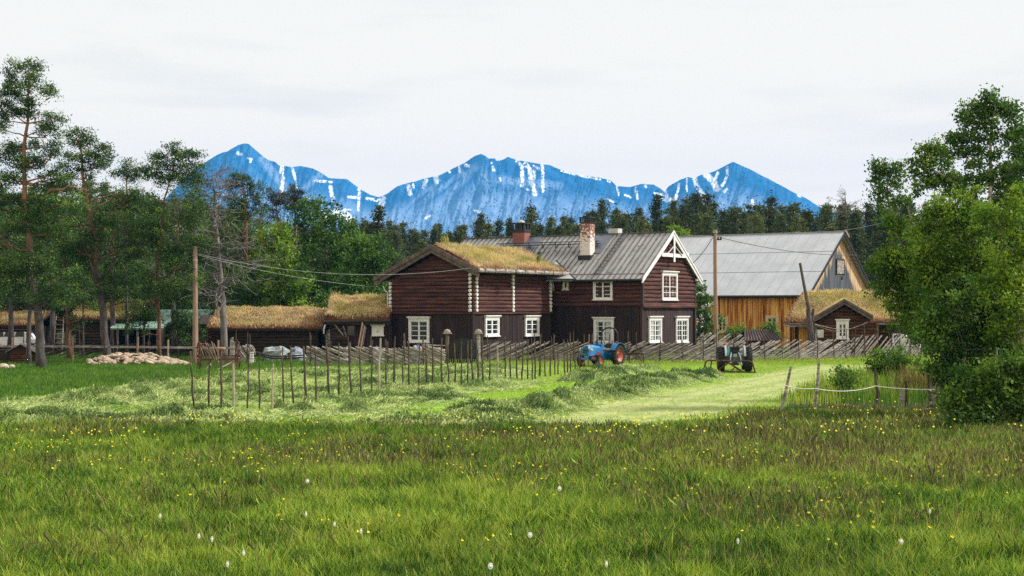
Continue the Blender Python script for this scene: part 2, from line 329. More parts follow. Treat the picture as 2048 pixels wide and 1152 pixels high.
# ---------------------------------------------------------------- ground
def W(l): return [tuple(gp(px, dg(py))[:2]) for px, py in l]
ROW_A = W([(960,842),(1060,826),(1150,803),(1290,776),(1395,757)]); ROW_B = W([(1165,764),(1215,752),(1285,744)])
ROW_C = W([(0,815),(250,800),(560,790),(800,800)]); LANE = W([(1120,850),(1330,812),(1560,764),(1700,733)])
GREEN = W([(880,825),(1080,789),(1260,758),(1420,735)]); PATH = W([(470,744),(560,737),(640,734)])
_ep = [0, 900, 1300, 1450, 1560, 1625, 1720, 1800, 2048, 4000]; _ed = [37, 36.5, 37, 38.5, 45, 54, 70, 78, 80, 80]
def edge(px): return np.interp(px, _ep, _ed)          # depth at which the uncut meadow ends
_lp = [-600, 0, 120, 250, 380, 520, 700, 760, 900, 3000]; _ly = [812, 806, 795, 777, 760, 748, 738, 736, 734, 726]
def haymask(x, y):
    px = x/np.maximum(y, 1)*F+1024; py = YH + H*F/np.maximum(y, 1)
    far = ss(-3, 5, py-np.interp(px, _lp, _ly)) * ss(-1.2, -.2, y-edge(px))
    left = (1-ss(980, 1120, px)) * (.32+.55*ss(.42, .62, fbm(x*.35, y*.35, 3)))
    left = left * (1-.9*ss(2.6, 1.0, pdist(x, y, GREEN)))
    a = ss(1.6, .6, pdist(x, y, ROW_A)+.9*(fbm(x*.7,y*.7,14)-.5)); b = ss(1.4, .5, pdist(x, y, ROW_B)+.9*(fbm(x*.7,y*.7,15)-.5))
    c = ss(3.6, 1.4, pdist(x, y, ROW_C))*.6
    left = np.maximum(left, c*(1-ss(980, 1120, px)))
    gap = ss(.55, .35, fbm(x*.22, y*.6, 9))*.35
    return np.clip(np.maximum(np.maximum(left-gap, a), b), 0, 1)*far
def hayh(x, y):
    m = haymask(x, y); k = fbm(x*1.1, y*1.1, 21, 3); r = 1-np.abs(2*vn(x*2.1, y*1.5, 5)-1)
    rows = np.maximum(ss(1.7, .5, pdist(x, y, ROW_A)), ss(2.0, .6, pdist(x, y, ROW_B))*1.35)
    lump = ss(.58, .74, vn(x*1.25, y*1.25, 44))
    return m*(.05*r + .16*np.clip(k-.38, 0, 1)*2 + .24*lump*vn(x*2.5, y*2.5, 8) + .05*vn(x*5, y*5, 18) + rows*(.02+.11*fbm(x*1.3, y*1.3, 2)))
def gh(x, y):
    x = np.asarray(x, float); y = np.asarray(y, float)
    r = .05*(fbm(x*.2, y*.2, 1)-.5)
    r = r + ss(34, 12, y)*.25
    r = r + np.clip(y-125, 0, 400)*.022
    return r
def ground():
    xs = np.concatenate([np.array([-4300,-2500,-1400,-800,-450,-260,-160,-110,-80,-62,-50,-42,-37]), np.arange(-34, 34.01, .24), np.array([37,42,50,62,80,110,160,260,450,800,1400,2500,4300])])
    ys = np.concatenate([np.array([-30,-15,-5,2,8]), np.arange(12, 33, 1.0), np.arange(33, 92, .24), np.arange(92, 130, 2.0), np.array([135,145,160,180,210,250,300,400,550,800,1200,2000,3200,5000])])
    X, Y = np.meshgrid(xs, ys); x = X.ravel(); y = Y.ravel()
    hm = np.where((y > 30) & (y < 95) & (np.abs(x) < 36), haymask(x, y), 0); z = gh(x, y)+np.where(hm > 0, hayh(x, y), 0)
    px = x/np.maximum(y, 3)*F+1024; py = YH+H*F/np.maximum(y, 3)
    n1 = fbm(x*.5, y*.5, 31); n2 = fbm(x*1.7, y*1.7, 32)
    def c(r, g, b): return np.array([r, g, b])[None, :]
    col = c(.045,.095,.014)*(.7+.6*n1[:, None]) + np.zeros((len(x), 3))
    def over(m, cc): nonlocal col; m = np.clip(m, 0, 1)[:, None]; col = col*(1-m)+cc*m
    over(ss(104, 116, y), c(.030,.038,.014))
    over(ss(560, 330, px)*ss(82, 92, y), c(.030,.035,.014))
    mown = ss(-.5, .4, y-edge(px))*ss(97, 92, y)*ss(-12, 2, py-np.interp(px, _lp, _ly)-8*(n1-.5))
    over(mown*(y > 33), c(.20,.33,.040)*(.75+.5*n2[:, None]))
    over(mown*ss(2.2, .9, pdist(x, y, GREEN)), c(.20,.37,.030))
    over(mown*ss(1450, 1600, px), c(.17,.29,.035)*(.8+.4*n1[:, None]))
    lane = ss(3.1, 1.6, pdist(x, y, LANE)+1.6*(n1-.5))
    over(mown*lane*(.55+.45*ss(.35, .5, n2)), c(.38,.42,.17))
    dl = pdist(x, y, LANE)+.3*n2; over(mown*lane*.5*ss(.55, .9, np.sin(dl*5.2)), c(.20,.30,.07))
    over(ss(1.6, .5, pdist(x, y, PATH)+.8*(n1-.5)), c(.52,.46,.28))
    over(ss(.15, .6, hm), c(.32,.42,.17)*(.7+.6*n2[:, None]))
    over(ss(-.2, -.8, y-edge(px))*(y > 5), c(.040,.070,.014))
    F4 = []; nx = len(xs); ny = len(ys)
    i = np.arange(ny-1)[:, None]*nx+np.arange(nx-1)[None, :]; i = i.ravel()
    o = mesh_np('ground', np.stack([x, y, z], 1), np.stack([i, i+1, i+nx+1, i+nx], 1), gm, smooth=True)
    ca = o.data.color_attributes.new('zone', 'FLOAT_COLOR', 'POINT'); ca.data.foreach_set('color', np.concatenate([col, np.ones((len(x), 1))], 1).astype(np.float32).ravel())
    return tag(o, kind='structure')
gm, _nt, _b = newmat('farm_ground')
_at = _nt.nodes.new('ShaderNodeVertexColor'); _at.layer_name = 'zone'
_n = noise(_nt, 6, (1,1,1), 6); _f = ramp(_nt, _n, [(.25,(.55,.6,.5)), (.5,(1,1,1)), (.75,(1.35,1.3,1.25))])
_nt.links.new(mixc(_nt, 1.0, _at.outputs[0], _f, 'MULTIPLY'), _b.inputs['Base Color']); _b.inputs['Roughness'].default_value = .95; _b.inputs['Specular IOR Level'].default_value = .1
_bp = _nt.nodes.new('ShaderNodeBump'); _bp.inputs['Strength'].default_value = .8; _bp.inputs['Distance'].default_value = .08
_nt.links.new(noise(_nt, 9, (1,1,1), 5), _bp.inputs['Height']); _nt.links.new(_bp.outputs[0], _b.inputs['Normal'])
ground()

# blades: each is a bent two-step leaf (three triangles)
def blades(name, x, y, z, h, wd, tint, mat, lean=.35, parent=None, z_up=1.0):
    n = len(x); a = RNG.uniform(0, 6.283, n); dx = np.cos(a); dy = np.sin(a)
    b = RNG.uniform(0, 6.283, n); le = RNG.uniform(.1, 1, n)*lean*h; lx = np.cos(b)*le; ly = np.sin(b)*le
    V = np.empty((n, 5, 3), np.float32)
    V[:,0] = np.stack([x-dx*wd, y-dy*wd, z-.02], 1); V[:,1] = np.stack([x+dx*wd, y+dy*wd, z-.02], 1)
    V[:,2] = np.stack([x+lx*.3-dx*wd*.8, y+ly*.3-dy*wd*.8, z+h*.6*z_up], 1); V[:,3] = np.stack([x+lx*.3+dx*wd*.8, y+ly*.3+dy*wd*.8, z+h*.6*z_up], 1)
    V[:,4] = np.stack([x+lx, y+ly, z+h*z_up], 1)
    i = np.arange(n)[:, None]*5; T = np.concatenate([i+[0,1,3], i+[0,3,2], i+[2,3,4]], 0)
    return mesh_np(name, V.reshape(-1, 3), T, mat, parent, np.repeat(tint, 5))
def seeds(name, x, y, z, h, wd, tint, mat, parent=None):      # stalk with a thicker dark seed head on top
    n = len(x); a = RNG.uniform(0, 6.283, n); dx = np.cos(a); dy = np.sin(a); lx = RNG.normal(0, .2, n)*h; ly = RNG.normal(0, .2, n)*h
    V = np.empty((n, 6, 3), np.float32); k = [(0,.5,0),(.68,.5,.6),(.70,1.6,.7),(1,.3,1)]
    V[:,0] = np.stack([x-dx*wd*.5, y-dy*wd*.5, z], 1); V[:,1] = np.stack([x+dx*wd*.5, y+dy*wd*.5, z], 1)
    V[:,2] = np.stack([x+lx*.6-dx*wd*.5, y+ly*.6-dy*wd*.5, z+h*.68], 1); V[:,3] = np.stack([x+lx*.6+dx*wd*.5, y+ly*.6+dy*wd*.5, z+h*.68], 1)
    V[:,4] = np.stack([x+lx-dx*wd*1.3, y+ly-dy*wd*1.3, z+h*.86], 1); V[:,5] = np.stack([x+lx*1.1+dx*wd*.6, y+ly*1.1+dy*wd*.6, z+h], 1)
    i = np.arange(n)[:, None]*6; T = np.concatenate([i+[0,1,3], i+[0,3,2], i+[2,3,5], i+[2,5,4]], 0)
    return mesh_np(name, V.reshape(-1, 3), T, mat, parent, np.repeat(tint, 6))
def sample_view(n, d0, d1, p=1.6, m=60):
    D = (RNG.uniform(d0**p, d1**p, n))**(1/p); px = RNG.uniform(-m, 2048+m, n); return (px-1024)/F*D, D, px
# meadow
x, y, px = sample_view(1200000, 14.2, 43.5, 1.25, 420)
k = (y < edge(px)-.2*RNG.random(len(y))) & (fbm(x*3, y*3, 77, 2) > RNG.uniform(.1, .52, len(y))); x, y, px = x[k], y[k], px[k]
n1 = fbm(x*.35, y*.35, 50); n2 = fbm(x*1.6, y*1.6, 51); n3 = fbm(x*.12, y*.12, 52)
t = .30+.50*(n1-.5)+.45*(n2-.5)+.75*(fbm(x*5, y*5, 53, 2)-.5)+.12+RNG.normal(0, .27, len(x))-.13*ss(22,36,y); t = np.clip(t, 0, .8)
hgt = (.05+.16*n2+.20*fbm(x*4, y*4, 57, 2)+.08*ss(.45,.65,fbm(x*.7,y*.7,58))+.04*ss(18, 32, y))*RNG.uniform(.5, 1.15, len(x))*(1-.45*ss(38, 43, y))
o = blades('meadow_grass', x, y, gh(x, y), hgt, (.0026+.00020*y)*RNG.uniform(.6, 1.6, len(x)), t, M['grass'], .8); tag(o, 'tall uncut green meadow grass filling the foreground', 'grass', kind='stuff')
# brown seed-head stalks, thicker towards the back and the right
x, y, px = sample_view(145000, 15, 42, 1.6, 420)
n1 = fbm(x*.3, y*.3, 60); want = ss(.36, .68, n1)*(.30+.6*ss(18, 27, y))*ss(.3,.6,fbm(x*2.5,y*2.5,63,2))+.30*ss(1200, 1700, px)*ss(.4, .6, n1)
k = (y < edge(px)-.1) & (RNG.random(len(y)) < want*.9); x, y, px = x[k], y[k], px[k]
o = seeds('seed_stalks', x, y, gh(x, y)+.02, RNG.uniform(.22, .46, len(x)), .0040+.00018*y, np.clip(RNG.normal(.93, .07, len(x)), .6, 1), M['grass']); tag(o, 'brown seed-headed stalks standing above the meadow grass', 'grass', kind='stuff')
# rough taller growth beyond the rope fence on the right, lawn grass, short mown stubble
x, y, px = sample_view(70000, 42, 74, 1.2, 300)
k = (px > 1540) & (y > 46.5) & (y < np.interp(px, [1540,1700,1800,2100], [47,66,74,74])) & (fbm(x*.9, y*.9, 71) > .40); x, y, px = x[k], y[k], px[k]
o = blades('rough_growth', x, y, gh(x, y), RNG.uniform(.25, .65, len(x))*(.6+.8*fbm(x*.6, y*.6, 5)), .014, np.clip(fbm(x*.8, y*.8, 6)+RNG.normal(0, .1, len(x)), 0, .85), M['grass'], .4); tag(o, 'rough tall weeds and grass behind the rope fence', 'weeds', kind='stuff')
x, y, px = sample_view(150000, 38, 100, 1.0)
k = (y > edge(px)) & (haymask(x, y) < .2); x, y, px = x[k], y[k], px[k]
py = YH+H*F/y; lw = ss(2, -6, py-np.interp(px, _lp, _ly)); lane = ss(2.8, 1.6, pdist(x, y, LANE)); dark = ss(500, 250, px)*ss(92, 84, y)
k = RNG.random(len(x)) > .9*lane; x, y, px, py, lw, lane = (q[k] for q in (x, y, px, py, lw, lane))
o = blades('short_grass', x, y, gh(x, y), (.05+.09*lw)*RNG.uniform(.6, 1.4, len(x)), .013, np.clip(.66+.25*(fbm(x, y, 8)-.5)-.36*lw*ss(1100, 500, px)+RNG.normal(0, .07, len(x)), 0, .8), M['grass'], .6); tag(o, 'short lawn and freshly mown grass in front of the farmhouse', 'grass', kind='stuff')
# cut hay: curved strands lying in lumps
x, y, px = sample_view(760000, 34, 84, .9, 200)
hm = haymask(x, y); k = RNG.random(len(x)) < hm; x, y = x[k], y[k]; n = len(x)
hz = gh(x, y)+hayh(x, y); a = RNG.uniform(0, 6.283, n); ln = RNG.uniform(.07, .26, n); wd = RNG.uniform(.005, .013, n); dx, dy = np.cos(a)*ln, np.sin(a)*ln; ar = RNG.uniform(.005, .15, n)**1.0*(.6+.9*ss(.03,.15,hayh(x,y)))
up = RNG.normal(.01, .07, n); tl = ss(.56, .72, vn(x*1.25, y*1.25, 44))  # lump mask for the tint: fresh green undersides plus shade put into the colour
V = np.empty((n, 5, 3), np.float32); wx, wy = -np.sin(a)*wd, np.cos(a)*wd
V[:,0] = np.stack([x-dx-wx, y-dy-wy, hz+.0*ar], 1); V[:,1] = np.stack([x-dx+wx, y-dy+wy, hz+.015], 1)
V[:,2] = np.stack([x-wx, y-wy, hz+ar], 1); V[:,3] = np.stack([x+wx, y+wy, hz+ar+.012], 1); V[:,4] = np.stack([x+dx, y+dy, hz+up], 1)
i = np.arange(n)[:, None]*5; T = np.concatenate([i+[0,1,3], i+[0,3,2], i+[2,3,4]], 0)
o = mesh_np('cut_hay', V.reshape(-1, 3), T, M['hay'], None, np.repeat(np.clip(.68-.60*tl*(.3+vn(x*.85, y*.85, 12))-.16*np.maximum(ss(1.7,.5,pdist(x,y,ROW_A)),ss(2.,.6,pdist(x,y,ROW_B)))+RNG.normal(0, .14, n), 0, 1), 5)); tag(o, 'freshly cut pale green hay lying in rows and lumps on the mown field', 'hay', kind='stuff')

# ---------------------------------------------------------------- mountains
RIDGE = [(250,440),(330,398),(385,340),(404,328),(437,308),(456,302),(476,290),(489,286.6),(497,288),(507,296),(528,314),(537,320.5),(550,323.6),(558,331),(585,334),(601,332),(626,337),(645,347),(657,356),(675,357),(694,358),(708,369),(725,381),(741,390),(757,394),
 (762,393),(775,387),(795,372),(850,357),(880,350),(909,335),(929,326),(949,312),(962,308),(970,311),(977,317),(990,317),(993,322),(1004,320),(1016,314),(1034,320),(1069,326),(1099,330),(1123,340),(1148,348.5),(1198,355),(1223,362),(1233,372),(1258,374),
 (1272,371),(1283,367.7),(1307,369),(1321,377),(1329,384),(1337,372.5),(1361,359),(1377,354),(1388,357),(1399,351),(1428,343),(1451,331),(1466,323.6),(1495,336),(1549,364),(1597,390),(1608,394),(1650,420),(1760,450),(1900,470)]
SNOW = [([(565,333),(563,345),(566,356),(563,382)],4),([(585,337),(590,355),(593,378)],2.6),([(475,306),(482,309)],2.6),([(494,315),(503,319),(500,324)],2),([(630,361),(663,364)],2.4),([(661,374),(663,388),(667,400)],4),([(671,410),(678,424)],2.6),
 ([(655,436),(672,428),(690,430),(700,440)],9),([(668,424),(684,428)],6),([(697,394),(718,396)],2.6),([(718,378),(718,395),(717,420)],2.6),([(733,397),(762,402)],3.2),([(766,398),(760,415),(757,440)],6.5),([(608,394),(620,401)],2.6),([(687,419),(702,419)],1.5),([(640,415),(652,432)],2),
 ([(817,372),(820,388)],4),([(826,368),(827,374)],2.4),([(852,360),(847,374)],4),([(872,355),(873,364)],5),([(919,333),(919,344)],2.6),([(930,330),(938,332)],3),([(983,326),(988,342)],2.4),([(999,357),(1000,361)],3),([(898,341),(899,344)],2.6),
 ([(1034,321),(1044,335),(1045,352),(1044,372)],3.6),([(1051,328),(1059,337),(1061,355),(1066,372),(1070,389)],4.6),([(1068,331),(1078,338)],2.4),([(1069,340),(1068,358)],3),([(1084,329),(1086,347),(1086,382)],3),([(1123,342),(1158,351),(1200,359)],1.8),([(1215,362),(1222,366)],1.6),([(1234,374),(1237,390)],1.8),([(1045,372),(1058,381)],1.6),
 ([(1271,376),(1275,397)],2.4),([(1290,371),(1293,375)],2.2),([(1309,386),(1328,390)],2),([(1331,383),(1334,396),(1350,402),(1353,391)],3.6),([(1318,396),(1336,403)],2.4),([(1358,368),(1356,384)],2.4),([(1374,358),(1373,384)],1.8),([(1390,358),(1394,372),(1406,391),(1409,408)],4.6),
 ([(1413,350),(1426,362),(1434,378)],6.5),([(1436,345),(1431,358)],2.6),([(1454,335),(1455,351),(1444,372)],2.8),([(1449,383),(1453,379)],3.2),([(1505,402),(1506,411)],3),([(1596,391),(1601,394)],1.6),([(1250,390),(1262,395)],2),([(948,420),(960,424)],1.8),([(852,436),(860,432)],2.4),([(1215,398),(1226,404)],1.8)]
def mountains():
    cx = np.arange(250, 1900.5, 1.3); rw = np.linspace(0, 1, 105)
    rid = np.interp(cx, [p[0] for p in RIDGE], [p[1] for p in RIDGE]); rid = rid-1.2*(fbm(cx*.11, cx*0, 3)-.5)*ss(0, 1, 1)
    PX, Vv = np.meshgrid(cx, rw); foot = 478.0
    PY = foot+(rid[None, :]-foot)*Vv
    s1 = fbm(PX*.035+PY*.012, PY*.010, 90, 5); s2 = 1-np.abs(2*fbm(PX*.075+PY*.02, PY*.018, 91, 4)-1)
    env = ss(0, .25, Vv)
    D = 4700+1300*Vv**.8 + env*(-90*(s2-.6) - 300*(s1-.5)) + 40*(fbm(PX*.3, PY*.3, 92, 3)-.5)*env
    x = (PX-1024)/F*D; z = H-(PY-YH)/F*D
    sn = np.zeros(PX.shape); jx = 2.4*(fbm(PX*.28, PY*.28, 95, 3)-.5); jy = 2.4*(fbm(PX*.28, PY*.28, 96, 3)-.5)
    for pl, wd in SNOW: sn = np.maximum(sn, ss(wd*1.2, wd*.65, pdist(PX+jx, PY+jy, pl)+1.2*(vn(PX*.5, PY*.5, 97)-.5)))
    sn = sn*ss(.26, .40, fbm(PX*.26, PY*.30, 101, 3)); 
    # pale scree fans below the cliffs
    sc = ss(.80, .45, Vv)*.75; st = fbm((PX+PY*.9)*.16, (PY-PX*.3)*.03, 99, 4)
    sc = np.clip(sc+.6*(st-.5)*ss(.95, .6, Vv), 0, 1)
    spur = ss(26, 4, np.abs(PX-(962+(PY-315)*.25)))*ss(.95, .7, Vv)*.6
    for a, b, ww in (((925,345),(795,440),5),((880,360),(800,425),3),((852,374),(812,420),2.5),((872,365),(845,415),3),((950,335),(860,430),8),((640,350),(560,420),6),((525,320),(590,400),8),((1000,360),(1120,372),8)):
        sc = np.maximum(sc, .75*ss(ww*1.6, ww*.4, pdist(PX+2*jx, PY, [a, b])))
    sc = np.maximum(sc, spur)
    nx = len(cx); ny = len(rw)
    V = np.stack([x.ravel(), D.ravel(), z.ravel()], 1)
    back = V[-nx:].copy(); back[:,1] += 900; back[:,0] *= (back[:,1]/(back[:,1]-900)); back[:,2] *= .35
    bk = []
    fr = V[:nx].copy(); fr[:,1] = 3300; fr[:,0] = fr[:,0]*.7; fr[:,2] = -1
    V = np.concatenate([fr, V, back]); ny += 2; i = (np.arange(ny-1)[:, None]*nx+np.arange(nx-1)[None, :]).ravel()
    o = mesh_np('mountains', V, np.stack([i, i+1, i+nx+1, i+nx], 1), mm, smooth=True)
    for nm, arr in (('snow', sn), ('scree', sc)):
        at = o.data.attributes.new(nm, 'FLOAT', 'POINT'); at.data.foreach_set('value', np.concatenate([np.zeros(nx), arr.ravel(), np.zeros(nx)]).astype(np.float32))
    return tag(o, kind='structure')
mm, _nt, _b = newmat('mountain_rock')
_s = _nt.nodes.new('ShaderNodeAttribute'); _s.attribute_name = 'snow'; _c = _nt.nodes.new('ShaderNodeAttribute'); _c.attribute_name = 'scree'
_n = noise(_nt, .006, (1,1,.6), 4, rough=.55); _r = ramp(_nt, _n, [(.35,(.006,.065,.17)),(.62,(.030,.13,.29))])  # part of the distant haze blue is put into the rock and scree colours
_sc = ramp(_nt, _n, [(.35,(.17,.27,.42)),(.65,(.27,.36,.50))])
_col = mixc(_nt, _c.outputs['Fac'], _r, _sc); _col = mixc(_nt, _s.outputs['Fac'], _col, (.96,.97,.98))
_nt.links.new(_col, _b.inputs['Base Color']); _b.inputs['Roughness'].default_value = 1; _b.inputs['Specular IOR Level'].default_value = 0
_bp = _nt.nodes.new('ShaderNodeBump'); _bp.inputs['Strength'].default_value = .14; _bp.inputs['Distance'].default_value = 20
_nt.links.new(noise(_nt, .02, (1,1,.5), 6), _bp.inputs['Height']); _nt.links.new(_bp.outputs[0], _b.inputs['Normal'])
mountains()
hm_, _nt, _b = newmat('haze_air'); _nt.nodes.remove(_b)
_v = _nt.nodes.new('ShaderNodeVolumePrincipled'); _v.inputs['Color'].default_value = (.08,.42,.95,1); _v.inputs['Density'].default_value = .00011; _v.inputs['Anisotropy'].default_value = 0
_nt.links.new(_v.outputs[0], _nt.nodes['Material Output'].inputs['Volume'])
mb = MB().box(-4400, 4400, -60, 7600, -1.5, 760); o = mb.build('haze', hm_); tag(o, kind='stuff')

# ---------------------------------------------------------------- buildings
XA, YA = Vector((1,0,0)), Vector((0,1,0))
class Bld:
    def __init__(s, name, px, D, deg, label, cat='house', z=0.0, group=None):
        s.O = gp(px, D, z); s.a = math.radians(deg); s.D = D; s.e = tag(empty(name, s.O, s.a), label, cat, group)
        s.ux = Vector((math.cos(s.a), math.sin(s.a), 0)); s.uy = Vector((-math.sin(s.a), math.cos(s.a), 0))
    def at(s, axis, px, py=None, off=0.0):      # local coordinate along a wall for a photo column, and height for a row
        d = s.ux if axis == 'x' else s.uy; o = s.O + (s.uy if axis == 'x' else s.ux)*off; k = (px-1024)/F
        t = (k*o.y-o.x)/(d.x-k*d.y)
        if py is None: return t
        return t, H-(py-YH)/F*(o.y+t*d.y)-s.O.z
def window(b, axis, px0, px1, y0, y1, cols=2, rows=3, crown=True, off=0.0, case='white', proud=.14, curtain=False, cw=.13, label=None):
    px = (px0+px1)/2; t0, _ = b.at(axis, px0, y0, off); t1, _ = b.at(axis, px1, y0, off); _, zt = b.at(axis, px, y0, off); _, zb = b.at(axis, px, y1, off)
    t0, t1 = min(t0, t1), max(t0, t1)
    window_at(b.e, axis, t0, t1, zb, zt, off, cols, rows, crown, case, proud, curtain, cw, label)
def window_at(parent, axis, t0, t1, zb, zt, off, cols=2, rows=3, crown=True, case='white', proud=.14, curtain=False, cw=.13, label=None):
    def bx(mb, a0, a1, z0, z1, d0, d1):        # d = distance out of the wall
        if axis == 'x': mb.box(a0, a1, off-d1, off-d0, z0, z1)
        else: mb.box(off-d1, off-d0, a0, a1, z0, z1)
    m = MB(); P = proud; ztc = zt-(.16 if crown else .0)
    bx(m, t0, t0+cw, zb, ztc, 0, P); bx(m, t1-cw, t1, zb, ztc, 0, P)
    bx(m, t0+cw, t1-cw, ztc-cw, ztc, 0, P-.003); bx(m, t0+cw, t1-cw, zb, zb+cw*.7, 0, P-.003)
    if crown: bx(m, t0-.03, t1+.03, ztc, ztc+.09, 0, P+.03); bx(m, t0-.08, t1+.08, ztc+.09, zt, 0, P+.10)
    fr = m.build('window', M[case], parent, label=label)
    s = MB(); bx(s, t0-.05, t1+.05, zb-.06, zb, 0, P+.06); s.build('sill', M[case], fr)
    a0, a1, z0, z1 = t0+cw, t1-cw, zb+cw*.7, ztc-cw
    s = MB(); sw = .055
    nc = 2 if cols >= 2 else 1; wd = (a1-a0)/nc
    for i in range(nc):
        l, r = a0+i*wd, a0+(i+1)*wd
        bx(s, l, l+sw, z0, z1, .02, P-.03); bx(s, r-sw, r, z0, z1, .02, P-.03); bx(s, l+sw, r-sw, z1-sw, z1, .02, P-.032); bx(s, l+sw, r-sw, z0, z0+sw, .02, P-.032)
        for j in range(1, rows):
            zz = z0+(z1-z0)*j/rows; bx(s, l+sw, r-sw, zz-.02, zz+.02, .02, P-.045)
        if cols > 2:
            for j in range(1, cols//2): xx = l+wd*j/(cols//2); bx(s, xx-.015, xx+.015, z0+sw, z1-sw, .02, P-.05)
    s.build('sash', M[case], fr)
    g = MB(); bx(g, a0, a1, z0, z1, -.02, .05); g.build('pane', M['glass'], fr)
    if curtain:
        c = MB(); bx(c, a0+.06, a0+wd*.8, z0+.1, z1-.06, .051, .057); c.build('curtain', M['curtain'], fr); c = MB(); bx(c, a1-.22, a1-.07, z0+.1, z1-.06, .051, .057); c.build('curtain', M['curtain'], fr)
def logs(m, axis, t0, t1, z0, z1, off, ch=.24, r=.15, top=None, depth=.5, ext=0):
    """half-buried horizontal logs on a core wall; top(t) limits the height under a gable"""
    n = max(1, round((z1-z0)/ch)); ch = (z1-z0)/n
    for i in range(n):
        zc = z0+ch*(i+.5); a, b_ = t0, t1
        if top is not None:
            tt = np.linspace(t0, t1, 200); ok = tt[top(tt) > zc+ch*.45]
            if len(ok) < 3: continue
            a, b_ = ok[0], ok[-1]
        j = random.uniform(-.012, .012)
        p0 = (a-ext, off+j, zc) if axis == 'x' else (off+j, a-ext, zc); p1 = (b_+ext, off+j, zc) if axis == 'x' else (off+j, b_+ext, zc)
        mid = ((p0[0]+p1[0])/2, (p0[1]+p1[1])/2, zc+random.uniform(-.02, .02))
        m.tube([p0, mid, p1], [ch*.56*random.uniform(.95, 1.06), ch*.54, ch*.56*random.uniform(.95, 1.06)], 10)
def boards(m, axis, t0, t1, z0, z1, off, w=.17, top=None, gap=.02):
    t = t0
    while t < t1-.01:
        e = min(t+w, t1); zt = z1 if top is None else min(z1, float(top(np.array([(t+e)/2]))[0])); d = random.uniform(0, .018)
        if zt > z0+.05:
            if axis == 'x': m.box(t, e-gap, off-d-.03, off, z0, zt); 
            else: m.box(off-d-.03, off, t, e-gap, z0, zt)
        t = e
def slab(m, p0, p1, p2, p3, th):            # roof plane p0-p1 (eave) p3-p2 (ridge) hanging th below
    vs = [Vector(p) for p in (p0, p1, p2, p3)]; lo = [v-Vector((0,0,th)) for v in vs]
    return m.addv(vs+lo, [(0,1,2,3),(7,6,5,4),(0,4,5,1),(1,5,6,2),(2,6,7,3),(3,7,4,0)])
def ribs(m, p0, p1, p2, p3, step, w=.035, h=.04):
    p0, p1, p2, p3 = map(Vector, (p0, p1, p2, p3)); n = max(2, round((p1-p0).length/step)); nrm = (p1-p0).cross(p3-p0).normalized()
    if nrm.z < 0: nrm = -nrm
    for i in range(n+1):
        t = i/n; a = p0.lerp(p1, t)+nrm*h*.5; b = p3.lerp(p2, t)+nrm*h*.5; m.beam(a, b, w, h, nrm)
def turf(parent, quads, mat='sod', dens=110, hmin=.08, hmax=.30, th=.22, bump=.10, seed=1, tb=.0, label=None, reddish=.35):
    """soil layer with an uneven top, and dry grass growing from it"""
    V = []; Q = []; bx, by, bz, bt = [], [], [], []; nv = 0
    for qi, (p0, p1, p2, p3) in enumerate(quads):
        p0, p1, p2, p3 = (np.array(p, float) for p in (p0, p1, p2, p3)); lu = np.linalg.norm(p1-p0); lv = np.linalg.norm(p3-p0)
        nu, nvv = max(3, int(lu/.25)), max(3, int(lv/.25)); u, v = np.meshgrid(np.linspace(0, 1, nu), np.linspace(0, 1, nvv))
        P = (p0[None,None]*(1-u)[...,None]+p1[None,None]*u[...,None])*(1-v)[...,None]+(p3[None,None]*(1-u)[...,None]+p2[None,None]*u[...,None])*v[...,None]
        def hh(P, u, v): return th*np.clip(np.minimum(v*lv*3+.5, 1), 0, 1)+bump*(fbm(P[...,0]*.9, P[...,1]*.9+seed, seed)-.3)
        P2 = P.copy(); P2[...,2] += hh(P, u, v); V.append(P2.reshape(-1, 3)); i = (np.arange(nvv-1)[:, None]*nu+np.arange(nu-1)[None, :]).ravel()+nv
        Q.append(np.stack([i, i+1, i+nu+1, i+nu], 1)); nv += nu*nvv
        for e in ((slice(0,1), slice(None)), (slice(None), slice(0,1)), (slice(None), slice(-1,None))):      # soil skirts round the rim
            a = P2[e].reshape(-1, 3); b_ = P[e].reshape(-1, 3)-[0,0,.05]; k = len(a); V.append(np.concatenate([a, b_])); j = np.arange(k-1)+nv; Q.append(np.stack([j, j+1, j+1+k, j+k], 1)); nv += 2*k
        n = int(lu*lv*dens*2.2); uu, vv = RNG.random(n), RNG.random(n)**1.0
        G = (p0*(1-uu)[:,None]+p1*uu[:,None])*(1-vv)[:,None]+(p3*(1-uu)[:,None]+p2*uu[:,None])*vv[:,None]; G[:,2] += hh(G, uu, vv)
        edge_ = np.minimum(np.minimum(uu*lu, (1-uu)*lu), vv*lv); kk = (edge_ > .35*RNG.random(n)) | (RNG.random(n) < .25); G = G[kk]; edge_ = edge_[kk]
        bx.append(G[:,0]); by.append(G[:,1]); bz.append(G[:,2]); bt.append(np.clip(tb+.13+.9*fbm(G[:,0]*.55+seed, G[:,1]*.55+G[:,2]*.4, 3+seed)+RNG.normal(0, .15, len(G))+reddish*ss(.6, .1, edge_), 0, 1))
    so = mesh_np('sod', np.concatenate(V), np.concatenate(Q), M['soil'], parent)
    bx, by, bz, bt = map(np.concatenate, (bx, by, bz, bt)); n = len(bx)
    o = blades('roof_grass', bx, by, bz, RNG.uniform(hmin, hmax, n)*(.35+fbm(bx, by, seed+9)), .012, bt, M[mat], 1.6, so); o['kind'] = 'stuff'
    if label: so['label'] = label
    return so
